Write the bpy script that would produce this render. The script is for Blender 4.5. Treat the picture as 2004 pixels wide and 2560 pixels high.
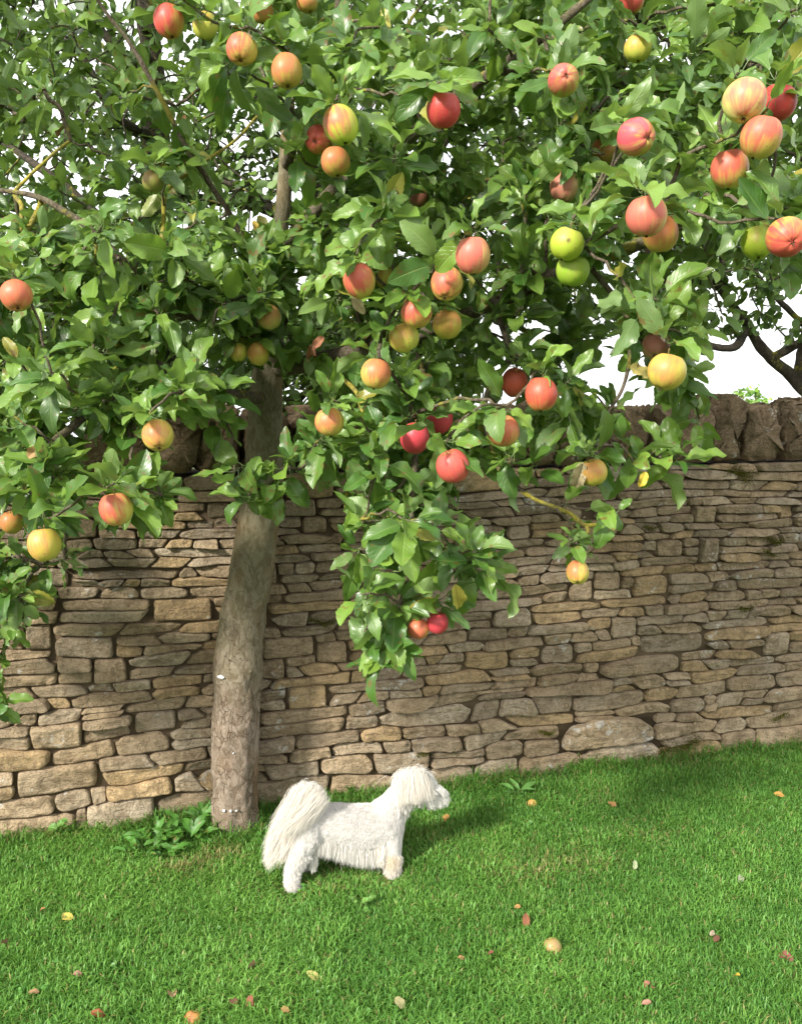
import bpy, bmesh, math
import numpy as np
from mathutils import Vector, Matrix

for o in list(bpy.data.objects):
    bpy.data.objects.remove(o)
SC = bpy.context.scene
COL = SC.collection
rng = np.random.default_rng(7)

# ------------------------------------------------------------------ camera
PITCH = math.radians(7.25)
CAMH = 1.6
F = 2200.0
cam_d = bpy.data.cameras.new("camera")
cam = bpy.data.objects.new("camera", cam_d)
COL.objects.link(cam)
cam.location = (0, 0, CAMH)
cam.rotation_euler = (math.radians(90) - PITCH, 0, 0)
cam_d.sensor_fit = 'VERTICAL'
cam_d.sensor_height = 24.0
cam_d.lens = 24.0 * F / 2560.0
cam_d.clip_start = 0.05
cam_d.clip_end = 2000
SC.camera = cam

# ------------------------------------------------------------------ light
SUN_TRAVEL = Vector((0.53, 0.62, -0.52)).normalized()
to_sun = -SUN_TRAVEL
elev = math.asin(to_sun.z)
world = bpy.data.worlds.new("World")
SC.world = world
world.use_nodes = True
wn = world.node_tree
wn.nodes.clear()
wo = wn.nodes.new('ShaderNodeOutputWorld')
bg = wn.nodes.new('ShaderNodeBackground')
sky = wn.nodes.new('ShaderNodeTexSky')
sky.sky_type = 'NISHITA'
sky.sun_disc = False
sky.sun_elevation = elev
sky.sun_rotation = math.atan2(to_sun.x, to_sun.y)
sky.air_density = 1.0
sky.dust_density = 4.0
sky.ozone_density = 1.0
# bright thin cloud sheet over the blue
wtc = wn.nodes.new('ShaderNodeTexCoord')
wnz = wn.nodes.new('ShaderNodeTexNoise')
wnz.inputs['Scale'].default_value = 2.2
wnz.inputs['Detail'].default_value = 6
wramp = wn.nodes.new('ShaderNodeMapRange')
wramp.inputs['From Min'].default_value = 0.3
wramp.inputs['From Max'].default_value = 0.55
wramp.inputs['To Min'].default_value = 0.72
wramp.inputs['To Max'].default_value = 0.97
wmix = wn.nodes.new('ShaderNodeMix')
wmix.data_type = 'RGBA'
wmix.inputs['B'].default_value = (9.6, 9.7, 9.8, 1)
wn.links.new(wtc.outputs['Generated'], wnz.inputs['Vector'])
wn.links.new(wnz.outputs['Fac'], wramp.inputs['Value'])
wn.links.new(wramp.outputs['Result'], wmix.inputs['Factor'])
wn.links.new(sky.outputs['Color'], wmix.inputs['A'])
wn.links.new(wmix.outputs['Result'], bg.inputs['Color'])
bg.inputs['Strength'].default_value = 0.125
wn.links.new(bg.outputs['Background'], wo.inputs['Surface'])

sun_d = bpy.data.lights.new("sun", 'SUN')
sun_d.energy = 4.6
sun_d.angle = math.radians(8.0)
sun_d.color = (1.0, 0.95, 0.87)
sun = bpy.data.objects.new("sun", sun_d)
COL.objects.link(sun)
sun.rotation_euler = SUN_TRAVEL.to_track_quat('-Z', 'Y').to_euler()
sun.location = (-6, -6, 8)

SC.view_settings.view_transform = 'Standard'
SC.view_settings.look = 'None'
SC.view_settings.exposure = 0.80
SC.view_settings.gamma = 1.0
SC.view_settings.use_curve_mapping = False
SC.cycles.max_bounces = 6
SC.cycles.transparent_max_bounces = 4

# ------------------------------------------------------------------ helpers
FWD = np.array([0, math.cos(PITCH), -math.sin(PITCH)])
UP = np.array([0, math.sin(PITCH), math.cos(PITCH)])
RT = np.array([1.0, 0, 0])
CAM = np.array([0, 0, CAMH])
K = 2004 / 1708.0

def ray(X, Y):
    return FWD + (X * K - 1002) / F * RT - (Y * K - 1280) / F * UP

def at(X, Y, depth):
    """point seen at picture position X, Y (1708-wide view), `depth` metres away"""
    return CAM + depth * ray(X, Y)

def gnd(X, Y, z=0.0):
    r = ray(X, Y)
    return CAM + r * ((z - CAMH) / r[2])

def proj(P):
    q = P - CAM
    d = q @ FWD
    return np.stack([((q @ RT) / d * F + 1002) / K, (-(q @ UP) / d * F + 1280) / K, d], -1)

def norm(v):
    return v / np.maximum(np.linalg.norm(v, axis=-1, keepdims=True), 1e-9)

def hash3(i, seed):
    i = i.astype(np.int64)
    h = (i[..., 0] * 374761393 + i[..., 1] * 668265263 + i[..., 2] * 2147483647 + seed * 974634777) & 0xffffffff
    h = ((h ^ (h >> 13)) * 1274126177) & 0xffffffff
    h = ((h ^ (h >> 16)) * 2246822519) & 0xffffffff
    return ((h ^ (h >> 15)) & 0xffff) / 65535.0 * 2 - 1

def vnoise(p, seed=0):
    p = np.asarray(p, float)
    f = np.floor(p)
    t = p - f
    t = t * t * (3 - 2 * t)
    r = 0
    for a in (0, 1):
        for b in (0, 1):
            for c in (0, 1):
                w = (t[..., 0] if a else 1 - t[..., 0]) * (t[..., 1] if b else 1 - t[..., 1]) * (t[..., 2] if c else 1 - t[..., 2])
                r = r + w * hash3(f + np.array([a, b, c]), seed)
    return r

def fbm(p, seed=0, octv=4):
    r = 0
    a = 1.0
    for i in range(octv):
        r = r + a * vnoise(p * (2.03 ** i) + i * 17.3, seed + i)
        a *= 0.5
    return r

class MB:
    def __init__(s):
        s.v = []; s.q = []; s.t = []; s.c = []; s.u = []; s.n = 0
    def add(s, v, quads=None, tris=None, col=None, uv=None):
        v = np.asarray(v, np.float32).reshape(-1, 3)
        if quads is not None and len(quads): s.q.append(np.asarray(quads).reshape(-1, 4) + s.n)
        if tris is not None and len(tris): s.t.append(np.asarray(tris).reshape(-1, 3) + s.n)
        if col is None: col = np.ones((len(v), 3))
        col = np.asarray(col, np.float32)
        if col.ndim == 1: col = np.tile(col, (len(v), 1))
        s.c.append(col)
        s.u.append(np.zeros((len(v), 3), np.float32) if uv is None else np.asarray(uv, np.float32).reshape(-1, 3))
        s.v.append(v); s.n += len(v)
    def build(s, name, mat, parent=None, smooth=True, origin=None):
        v = np.concatenate(s.v)
        if origin is not None: v = v - np.asarray(origin, np.float32)
        q = np.concatenate(s.q) if s.q else np.zeros((0, 4), int)
        t = np.concatenate(s.t) if s.t else np.zeros((0, 3), int)
        me = bpy.data.meshes.new(name)
        me.vertices.add(len(v)); me.vertices.foreach_set('co', v.astype(np.float32).ravel())
        loops = np.concatenate([q.ravel(), t.ravel()]).astype(np.int32)
        me.loops.add(len(loops)); me.loops.foreach_set('vertex_index', loops)
        st = np.concatenate([np.arange(len(q)) * 4, len(q) * 4 + np.arange(len(t)) * 3]).astype(np.int32)
        me.polygons.add(len(st)); me.polygons.foreach_set('loop_start', st)
        me.update(calc_edges=True)
        if smooth: me.polygons.foreach_set('use_smooth', np.ones(len(st), bool))
        a = me.attributes.new('col', 'FLOAT_COLOR', 'POINT')
        c = np.concatenate(s.c); c = np.concatenate([c, np.ones((len(c), 1), np.float32)], 1)
        a.data.foreach_set('color', c.astype(np.float32).ravel())
        a = me.attributes.new('luv', 'FLOAT_VECTOR', 'POINT')
        a.data.foreach_set('vector', np.concatenate(s.u).astype(np.float32).ravel())
        me.materials.append(mat)
        me.validate()
        o = bpy.data.objects.new(name, me)
        COL.objects.link(o)
        if origin is not None and parent is None: o.location = tuple(float(x) for x in origin)
        if parent is not None: o.parent = parent
        return o

def tag(o, label=None, cat=None, group=None, kind=None):
    if label: o['label'] = label
    if cat: o['category'] = cat
    if group: o['group'] = group
    if kind: o['kind'] = kind
    return o

def empty(name, loc, label, cat, group=None):
    o = bpy.data.objects.new(name, None)
    o.empty_display_size = 0.05
    o.location = tuple(float(x) for x in loc)
    COL.objects.link(o)
    return tag(o, label, cat, group)

def grid_quads(nu, nv):
    i = np.arange(nu - 1)[:, None] * nv + np.arange(nv - 1)[None, :]
    return np.stack([i, i + nv, i + nv + 1, i + 1], -1).reshape(-1, 4)

def spline(pts, n):
    """Catmull-Rom through rows of pts (any width)"""
    P = np.asarray(pts, float)
    P = np.vstack([2 * P[0] - P[1], P, 2 * P[-1] - P[-2]])
    m = len(P) - 3
    ts = np.linspace(0, m - 1e-6, n)
    i = ts.astype(int); t = (ts - i)[:, None]
    a, b, c, d = P[i], P[i + 1], P[i + 2], P[i + 3]
    return 0.5 * (2 * b + (c - a) * t + (2 * a - 5 * b + 4 * c - d) * t ** 2 + (3 * b - a - 3 * c + d) * t ** 3)

def tube(mb, path, rad, sides=8, col=None, rough=0.0, seed=0, cap=True):
    path = np.asarray(path, float); n = len(path)
    rad = np.broadcast_to(np.asarray(rad, float), (n,))
    T = norm(np.gradient(path, axis=0))
    ref = np.array([0.3, 0.9, 0.2]) if abs(T[0] @ np.array([0.3, 0.9, 0.2])) < 0.85 else np.array([1.0, 0, 0])
    A = []
    a = norm(np.cross(T[0], ref))
    for i in range(n):
        a = norm(a - (a @ T[i]) * T[i]); A.append(a)
    A = np.array(A); B = np.cross(T, A)
    th = np.linspace(0, 2 * np.pi, sides, endpoint=False)
    ring = A[:, None] * np.cos(th)[None, :, None] + B[:, None] * np.sin(th)[None, :, None]
    r = rad[:, None].repeat(sides, 1)
    if rough:
        pp = path[:, None] + ring * rad[:, None, None]
        r = r * (1 + rough * fbm(pp * 45, seed, 3))
    v = path[:, None] + ring * r[..., None]
    i = np.arange(n - 1)[:, None] * sides
    j = np.arange(sides)[None]; k = (j + 1) % sides
    q = np.stack([i + j, i + k, i + sides + k, i + sides + j], -1).reshape(-1, 4)
    uv = np.zeros((n, sides, 3)); uv[..., 0] = np.linspace(0, 1, n)[:, None]; uv[..., 1] = th[None]
    vv = v.reshape(-1, 3); uvv = uv.reshape(-1, 3); tr = None
    if cap:
        vv = np.vstack([vv, path[-1:] + T[-1] * rad[-1] * 0.5]); uvv = np.vstack([uvv, [[1, 0, 0]]])
        b = (n - 1) * sides
        tr = np.stack([b + np.arange(sides), b + (np.arange(sides) + 1) % sides, np.full(sides, n * sides)], -1)
    mb.add(vv, q, tr, col, uvv)

# ------------------------------------------------------------------ materials
def new_mat(name):
    m = bpy.data.materials.new(name)
    m.use_nodes = True
    nt = m.node_tree
    nt.nodes.clear()
    return m, nt

class NT:
    def __init__(s, name):
        s.m, s.t = new_mat(name)
        s.out = s.t.nodes.new('ShaderNodeOutputMaterial')
    def n(s, typ, **kw):
        nd = s.t.nodes.new(typ)
        for k, v in kw.items(): setattr(nd, k, v)
        return nd
    def set(s, sock, v):
        if isinstance(v, bpy.types.NodeSocket): s.t.links.new(v, sock)
        else: sock.default_value = v
    def math(s, op, a, b=0.0, clamp=False):
        nd = s.n('ShaderNodeMath', operation=op, use_clamp=clamp)
        s.set(nd.inputs[0], a); s.set(nd.inputs[1], b)
        return nd.outputs[0]
    def mix(s, fac, a, b, mode='MIX'):
        nd = s.n('ShaderNodeMix', data_type='RGBA', blend_type=mode)
        s.set(nd.inputs['Factor'], fac)
        for sk, v in (('A', a), ('B', b)):
            if isinstance(v, tuple): v = (*v[:3], 1.0)
            s.set(nd.inputs[sk], v)
        return nd.outputs['Result']
    def noise(s, scale, detail=3, vec=None, rough=0.55, dist=0.0):
        nd = s.n('ShaderNodeTexNoise')
        nd.inputs['Scale'].default_value = scale; nd.inputs['Detail'].default_value = detail
        nd.inputs['Roughness'].default_value = rough; nd.inputs['Distortion'].default_value = dist
        if vec is not None: s.set(nd.inputs['Vector'], vec)
        return nd.outputs['Fac']
    def voro(s, scale, vec=None, feat='F1'):
        nd = s.n('ShaderNodeTexVoronoi', feature=feat)
        nd.inputs['Scale'].default_value = scale
        if vec is not None: s.set(nd.inputs['Vector'], vec)
        return nd.outputs['Distance']
    def rng(s, v, a, b, c=0.0, d=1.0):
        nd = s.n('ShaderNodeMapRange')
        s.set(nd.inputs['Value'], v)
        for k, x in (('From Min', a), ('From Max', b), ('To Min', c), ('To Max', d)): nd.inputs[k].default_value = x
        return nd.outputs['Result']
    def attr(s, name):
        return s.n('ShaderNodeAttribute', attribute_name=name)
    def coord(s, scale=(1, 1, 1), which='Object'):
        tc = s.n('ShaderNodeTexCoord'); mp = s.n('ShaderNodeMapping')
        mp.inputs['Scale'].default_value = scale
        s.t.links.new(tc.outputs[which], mp.inputs['Vector'])
        return mp.outputs['Vector']
    def bump(s, h, strength=0.5, dist=0.01):
        nd = s.n('ShaderNodeBump')
        nd.inputs['Strength'].default_value = strength; nd.inputs['Distance'].default_value = dist
        s.set(nd.inputs['Height'], h)
        return nd.outputs['Normal']
    def principled(s, col, rough=0.8, normal=None, spec=0.3, **kw):
        nd = s.n('ShaderNodeBsdfPrincipled')
        s.set(nd.inputs['Base Color'], (*col, 1.0) if isinstance(col, tuple) else col)
        s.set(nd.inputs['Roughness'], rough)
        nd.inputs['Specular IOR Level'].default_value = spec
        if normal is not None: s.set(nd.inputs['Normal'], normal)
        for k, v in kw.items(): s.set(nd.inputs[k], v)
        return nd.outputs[0]
    def finish(s, sh):
        s.t.links.new(sh, s.out.inputs['Surface'])
        return s.m

def mat_leaf(name, trans=0.28, rough=0.42, veins=True, dry=False):
    t = NT(name)
    col = t.attr('col').outputs['Color']
    uv = t.n('ShaderNodeSeparateXYZ'); t.t.links.new(t.attr('luv').outputs['Vector'], uv.inputs[0])
    a, b, r = uv.outputs
    ab = t.math('ABSOLUTE', b)
    nrm = None
    if veins:
        mid = t.rng(ab, 0.02, 0.10, 1.0, 0.0)
        ph = t.math('SUBTRACT', t.math('MULTIPLY', a, 8.0), t.math('MULTIPLY', ab, 2.4))
        w = t.math('ABSOLUTE', t.math('SINE', t.math('MULTIPLY', ph, math.pi)))
        lat = t.rng(w, 0.0, 0.28, 1.0, 0.0)
        vn = t.math('MAXIMUM', mid, t.math('MULTIPLY', lat, 0.5))
        h = t.math('ADD', t.math('MULTIPLY', vn, -1.0), t.math('MULTIPLY', t.noise(160, 2), 0.5))
        nrm = t.bump(h, 0.55, 0.0016)
        col = t.mix(t.math('MULTIPLY', vn, 0.30), col, (0.14, 0.08, 0.03) if dry else (0.30, 0.42, 0.12))
    blot = t.noise(30, 3)
    col = t.mix(t.rng(blot, 0.35, 0.75, 0.0, 0.28), col, (0.12, 0.06, 0.02) if dry else (0.10, 0.19, 0.03))
    geo = t.n('ShaderNodeNewGeometry')
    # paler, duller underside
    under = t.mix(0.5, col, (0.26, 0.20, 0.12) if dry else (0.20, 0.28, 0.13))
    col = t.mix(geo.outputs['Backfacing'], col, under)
    if veins: col = t.mix(t.rng(t.math('ADD', t.noise(55, 3, t.coord()), t.math('MULTIPLY', r, 0.14)), 0.71, 0.77, 0.0, 0.8), col, (0.16, 0.085, 0.03))
    p = t.principled(col, t.rng(blot, 0.3, 0.7, rough - .06, rough + .10), nrm, 0.52)
    tr = t.n('ShaderNodeBsdfTranslucent')
    t.set(tr.inputs['Color'], t.mix(0.6, col, (0.40, 0.22, 0.05) if dry else (0.30, 0.50, 0.04)))
    mx = t.n('ShaderNodeMixShader'); mx.inputs[0].default_value = trans
    t.t.links.new(p, mx.inputs[1]); t.t.links.new(tr.outputs[0], mx.inputs[2])
    return t.finish(mx.outputs[0])

def mat_grass():
    t = NT('grass_blades')
    col = t.attr('col').outputs['Color']
    p = t.principled(col, 0.5, None, 0.35)
    tr = t.n('ShaderNodeBsdfTranslucent')
    t.set(tr.inputs['Color'], t.mix(0.5, col, (0.25, 0.5, 0.03)))
    mx = t.n('ShaderNodeMixShader'); mx.inputs[0].default_value = 0.3
    t.t.links.new(p, mx.inputs[1]); t.t.links.new(tr.outputs[0], mx.inputs[2])
    return t.finish(mx.outputs[0])

def mat_stone(name='limestone', dark=1.0, lichen=0.0):
    t = NT(name)
    col = t.attr('col').outputs['Color']
    v = t.coord()
    n0 = t.noise(5, 3, v, 0.5); n1 = t.noise(22, 5, v, 0.65, 0.6); n2 = t.noise(85, 4, v, 0.7, 0.8); n3 = t.noise(260, 3, v, 0.75)
    col = t.mix(t.rng(n0, 0.42, 0.62, 0.0, 0.35), col, (0.40 * dark, 0.27 * dark, 0.13 * dark))
    col = t.mix(t.rng(n1, 0.46, 0.62, 0.0, 0.65), col, (0.16 * dark, 0.11 * dark, 0.06 * dark))
    col = t.mix(t.rng(n2, 0.50, 0.64, 0.0, 0.5), col, (0.46 * dark, 0.36 * dark, 0.23 * dark))
    n4 = t.noise(130, 4, v, 0.7)
    col = t.mix(t.rng(n4, 0.52, 0.66, 0.0, 0.65), col, (0.11 * dark, 0.085 * dark, 0.055 * dark))
    col = t.mix(t.rng(n3, 0.55, 0.68, 0.0, 0.65), col, (0.58 * dark, 0.49 * dark, 0.34 * dark))
    l = t.math('MULTIPLY', t.noise(7, 3, v), t.noise(40, 4, v, 0.7))
    col = t.mix(t.rng(l, 0.35 - lichen, 0.40 - lichen, 0.0, 0.75), col, (0.60, 0.58, 0.52))
    sv = t.coord((6, 6, 34)); st = t.noise(1.6, 5, sv, 0.7, 0.5)
    col = t.mix(t.rng(st, 0.54, 0.66, 0.0, 0.45), col, (0.13 * dark, 0.095 * dark, 0.06 * dark))
    h = t.math('ADD', t.math('MULTIPLY', n1, 1.8), t.math('ADD', t.math('MULTIPLY', n2, 1.2), t.math('MULTIPLY', n3, 0.5)))
    h = t.math('ADD', h, t.math('MULTIPLY', st, 1.6))
    pits = t.rng(t.voro(110, v), 0.0, 0.3, 0.0, 1.0)
    h = t.math('ADD', h, t.math('MULTIPLY', pits, 0.3))
    return t.finish(t.principled(col, 0.95, t.bump(h, 1.0, 0.011), 0.1))

def mat_bark(name, base, plate, green, lichen_amt, scale=1.0, old=False):
    t = NT(name)
    v = t.coord((1, 1, 0.6)); vh = t.coord((1, 1, 2.4))
    n1 = t.noise(9 * scale, 4, v); n2 = t.noise(38 * scale, 5, v, 0.7, 1.2); n3 = t.noise(150 * scale, 3, vh, 0.7)
    wv = t.n('ShaderNodeVectorMath', operation='ADD'); wn_ = t.n('ShaderNodeTexNoise'); wn_.inputs['Scale'].default_value = 22 * scale; wn_.inputs['Detail'].default_value = 3
    t.t.links.new(v, wn_.inputs['Vector'])
    sc_ = t.n('ShaderNodeVectorMath', operation='SCALE'); sc_.inputs['Scale'].default_value = 0.07 / scale
    t.t.links.new(wn_.outputs['Color'], sc_.inputs[0]); t.t.links.new(v, wv.inputs[0]); t.t.links.new(sc_.outputs[0], wv.inputs[1])
    crack = t.voro(36 * scale, wv.outputs[0], 'DISTANCE_TO_EDGE')
    msk = t.rng(t.noise(14 * scale, 3, v), 0.40, 0.62, 0.0, 1.0)
    col = t.mix(t.rng(n2, 0.42, 0.60), base, plate)
    col = t.mix(t.rng(n3, 0.52, 0.68, 0.0, 0.55), col, (0.36, 0.32, 0.26))
    low = 1.0
    if old:
        sep = t.n('ShaderNodeSeparateXYZ'); t.t.links.new(t.coord(), sep.inputs[0])
        zz = t.math('ADD', sep.outputs[2], t.math('MULTIPLY', t.math('SUBTRACT', n1, 0.5), 0.9))
        col = t.mix(t.rng(zz, 0.45, 0.95, 0.0, 0.75), col, t.mix(t.rng(n2, 0.4, 0.6), (0.12, 0.11, 0.055), (0.21, 0.195, 0.12)))
        col = t.mix(t.rng(t.noise(5, 2, v), 0.52, 0.66, 0.0, 0.5), col, (0.25, 0.14, 0.06))
        low = t.rng(zz, 0.5, 1.2, 1.0, 0.12)
    else:
        col = t.mix(t.rng(n1, 0.45, 0.65, 0.0, 0.6), col, green)
    ck = t.math('MULTIPLY', t.rng(crack, 0.0, 0.05, 1.0, 0.0), t.math('MULTIPLY', msk, low))
    col = t.mix(t.math('MULTIPLY', ck, 0.6), col, (0.11, 0.06, 0.03))
    if lichen_amt:
        l = t.math('ADD', t.noise(9, 4, v, 0.65), t.math('MULTIPLY', t.noise(60, 3, v), 0.3))
        col = t.mix(t.rng(l, 0.78 - lichen_amt, 0.84 - lichen_amt, 0.0, 0.8), col, (0.33, 0.30, 0.05))
    h = t.math('ADD', t.math('MULTIPLY', ck, -1.0), t.math('ADD', t.math('MULTIPLY', n2, 1.4), t.math('MULTIPLY', n3, 0.6)))
    return t.finish(t.principled(col, 0.88, t.bump(h, 1.0, 0.006), 0.15))

def mat_simple(name, colr, rough=0.8, bumpy=0.0, scale=60, spec=0.3, attr=False, var=0.0):
    t = NT(name)
    col = t.attr('col').outputs['Color'] if attr else (*colr, 1.0)
    n = t.noise(scale, 4)
    if attr is False:
        col = t.mix(t.rng(n, 0.3, 0.7), tuple(c * (1 - var) for c in colr), tuple(min(1, c * (1 + var)) for c in colr))
    return t.finish(t.principled(col, rough, t.bump(n, bumpy, 0.004) if bumpy else None, spec))

def mat_apple():
    t = NT('apple_skin')
    col = t.attr('col').outputs['Color']
    uv = t.attr('luv').outputs['Vector']
    mp = t.n('ShaderNodeMapping'); mp.inputs['Scale'].default_value = (26, 2.0, 1.0)
    t.t.links.new(uv, mp.inputs['Vector'])
    dots = t.voro(420)
    col = t.mix(t.rng(dots, 0.08, 0.2, 0.45, 0.0), col, (0.75, 0.60, 0.32))
    blot = t.noise(60, 3)
    col = t.mix(t.rng(blot, 0.54, 0.68, 0.0, 0.45), col, (0.38, 0.22, 0.08))
    col = t.mix(t.rng(t.noise(7, 4), 0.62, 0.68, 0.0, 0.5), col, (0.24, 0.15, 0.06))
    p = t.principled(col, 0.42, t.bump(t.noise(250, 2), 0.12, 0.001), 0.3)
    return t.finish(p)

def mat_fur():
    t = NT('white_fur')
    col = t.attr('col').outputs['Color']
    p = t.principled(col, 0.6, None, 0.25)
    tr = t.n('ShaderNodeBsdfTranslucent'); t.set(tr.inputs['Color'], (0.93, 0.90, 0.85, 1))
    mx = t.n('ShaderNodeMixShader'); mx.inputs[0].default_value = 0.35
    t.t.links.new(p, mx.inputs[1]); t.t.links.new(tr.outputs[0], mx.inputs[2])
    return t.finish(mx.outputs[0])

def mat_soil():
    t = NT('lawn_soil')
    n = t.noise(40, 5); m = t.noise(3, 3)
    col = t.mix(n, (0.030, 0.045, 0.012), (0.07, 0.085, 0.03))
    col = t.mix(t.rng(m, 0.4, 0.7, 0, 0.6), col, (0.03, 0.10, 0.015))
    return t.finish(t.principled(col, 0.95, t.bump(n, 0.8, 0.01), 0.1))

M_LEAF = mat_leaf('apple_leaf', 0.26, 0.37)
M_LEAFB = mat_leaf('far_leaf', 0.22, 0.5, False)
M_DRY = mat_leaf('fallen_leaf', 0.12, 0.75, True, True)
M_GRASS = mat_grass()
M_STONE = mat_stone()
M_COPE = mat_stone('coping_limestone', 0.82)
M_BOULDER = mat_stone('lichened_limestone', 1.0, 0.055)
M_CORE = mat_simple('wall_core_dark', (0.085, 0.062, 0.038), 1.0, 0.5, 30, 0.1, False, 0.4)
M_BARK = mat_bark('apple_bark', (0.16, 0.115, 0.078), (0.28, 0.225, 0.172), (0.15, 0.145, 0.075), 0.0, 1.0, True)
M_TWIG = mat_bark('twig_bark', (0.10, 0.075, 0.05), (0.20, 0.165, 0.12), (0.13, 0.13, 0.06), 0.05, 2.0)
M_BARKD = mat_bark('dark_bark', (0.05, 0.042, 0.034), (0.10, 0.085, 0.065), (0.07, 0.07, 0.035), 0.04)
M_LICHEN = mat_bark('lichen_bark', (0.38, 0.33, 0.05), (0.55, 0.47, 0.06), (0.22, 0.20, 0.12), 0.10, 3.0)
M_APPLE = mat_apple()
M_STALK = mat_simple('apple_stalk', (0.16, 0.11, 0.04), 0.7, 0.3, 200, 0.2, False, 0.3)
M_CALYX = mat_simple('apple_calyx', (0.10, 0.07, 0.035), 0.9, 0.4, 300, 0.1, False, 0.4)
M_FUR = mat_fur()
M_SKIN = mat_simple('dog_skin', (0.66, 0.635, 0.605), 0.8, 0.3, 80, 0.2, False, 0.06)
M_NOSE = mat_simple('dog_nose', (0.02, 0.018, 0.018), 0.4, 0.5, 300, 0.5, False, 0.2)
M_SOIL = mat_soil()
M_MOSS = mat_simple('moss', (0.07, 0.09, 0.015), 1.0, 1.0, 90, 0.05, True)
M_PAINT = mat_simple('white_paint', (0.75, 0.76, 0.76), 0.6, 0.5, 200, 0.3, False, 0.1)

# ------------------------------------------------------------------ leaves
def leaf_batch(mb, P, L, N, length, width, curl, fold, twist, ripple, col, nu=10, nv=5, pet=None, seed=0, serr=0.05):
    """P base points, L direction, N upper side normal; arrays of n leaves"""
    n = len(P)
    if n == 0: return
    L = norm(L); N = norm(N - (N * L).sum(-1, keepdims=True) * L); S = np.cross(L, N)
    a = np.linspace(0, 1, nu)
    b = np.linspace(-1, 1, nv)
    w = np.maximum(a, 1e-6) ** 0.62 * np.maximum(1 - a, 0) ** 0.78
    w = w / w.max()
    w[0] = 0.03; w[-1] = 0.02
    rr = np.random.default_rng(seed)
    if nu >= 9:
        w = w * (1 + serr * np.where(np.arange(nu) % 2, 1, -1))
    ang = curl[:, None] * a[None]
    dx = np.cos(ang); dz = -np.sin(ang)
    ds = 1 / (nu - 1)
    cx = np.concatenate([np.zeros((n, 1)), np.cumsum((dx[:, 1:] + dx[:, :-1]) / 2 * ds, 1)], 1)
    cz = np.concatenate([np.zeros((n, 1)), np.cumsum((dz[:, 1:] + dz[:, :-1]) / 2 * ds, 1)], 1)
    hw = width[:, None] * w[None] / 2                         # n,nu
    ph = rr.uniform(0, 6.28, n)
    tw = twist[:, None] * a[None]
    y = hw[:, :, None] * b[None, None]
    z = np.abs(y) * fold[:, None, None]
    rp = ripple[:, None, None] * width[:, None, None] * np.sin(a[None, :, None] * 13 + ph[:, None, None] + np.sign(b)[None, None] * 1.1) * (b ** 2)[None, None] * np.minimum(1, w)[None, :, None]
    z = z + rp
    y2 = y * np.cos(tw)[..., None] - z * np.sin(tw)[..., None]
    z2 = y * np.sin(tw)[..., None] + z * np.cos(tw)[..., None]
    # local frame along the curve
    X = cx[:, :, None] * length[:, None, None] + z2 * np.sin(ang)[..., None]
    Z = cz[:, :, None] * length[:, None, None] + z2 * np.cos(ang)[..., None]
    v = P[:, None, None] + L[:, None, None] * X[..., None] + S[:, None, None] * y2[..., None] + N[:, None, None] * Z[..., None]
    gq = grid_quads(nu, nv)[:, ::-1]
    q = gq[None] + (np.arange(n) * nu * nv)[:, None, None]
    r1 = rr.uniform(0, 1, n)
    uv = np.zeros((n, nu, nv, 3)); uv[..., 0] = a[None, :, None]; uv[..., 1] = b[None, None]; uv[..., 2] = r1[:, None, None]
    c = np.broadcast_to(col[:, None, None, :], (n, nu, nv, 3))
    mb.add(v.reshape(-1, 3), q.reshape(-1, 4), None, c.reshape(-1, 3), uv.reshape(-1, 3))
    if pet is not None:
        r = 0.0011
        k = 3
        th = np.arange(k) * 2 * np.pi / k
        ring = S[:, None] * np.cos(th)[None, :, None] + N[:, None] * np.sin(th)[None, :, None]
        mid = (pet + P) / 2 - N * 0.003
        vv = np.stack([pet[:, None] + ring * r * 1.3, mid[:, None] + ring * r, P[:, None] + ring * r, (P + L * 0.006)[:, None] + ring * r * .7], 1)
        i = np.arange(3)[:, None] * k; j = np.arange(k)[None]; kk = (j + 1) % k
        qq = np.stack([i + j, i + kk, i + k + kk, i + k + j], -1).reshape(-1, 4)
        qq = qq[None] + (np.arange(n) * 4 * k)[:, None, None]
        pc = np.broadcast_to((col * 0.7 + np.array([0.07, 0.07, 0.02]))[:, None, None], (n, 4, k, 3))
        u2 = np.zeros((n, 4, k, 3)); u2[..., 1] = 0.5
        mb.add(vv.reshape(-1, 3), qq.reshape(-1, 4), None, pc.reshape(-1, 3), u2.reshape(-1, 3))

def leaf_col(n, r, light=1.0, yellow=0.03):
    t = r.uniform(0, 1, (n, 1)) ** 1.2
    dk = np.array([0.040, 0.110, 0.018]); lt = np.array([0.185, 0.300, 0.045])
    c = (dk * (1 - t) + lt * t) * light * r.uniform(0.85, 1.15, (n, 1))
    g = r.uniform(0, 1, n) < 0.12
    c[g] = c[g] * 0.7 + np.array([0.07, 0.10, 0.06]) * 0.5
    m = r.uniform(0, 1, n) < yellow
    c[m] = np.array([0.33, 0.30, 0.05]) * r.uniform(0.7, 1.1, (m.sum(), 1))
    return c

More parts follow.
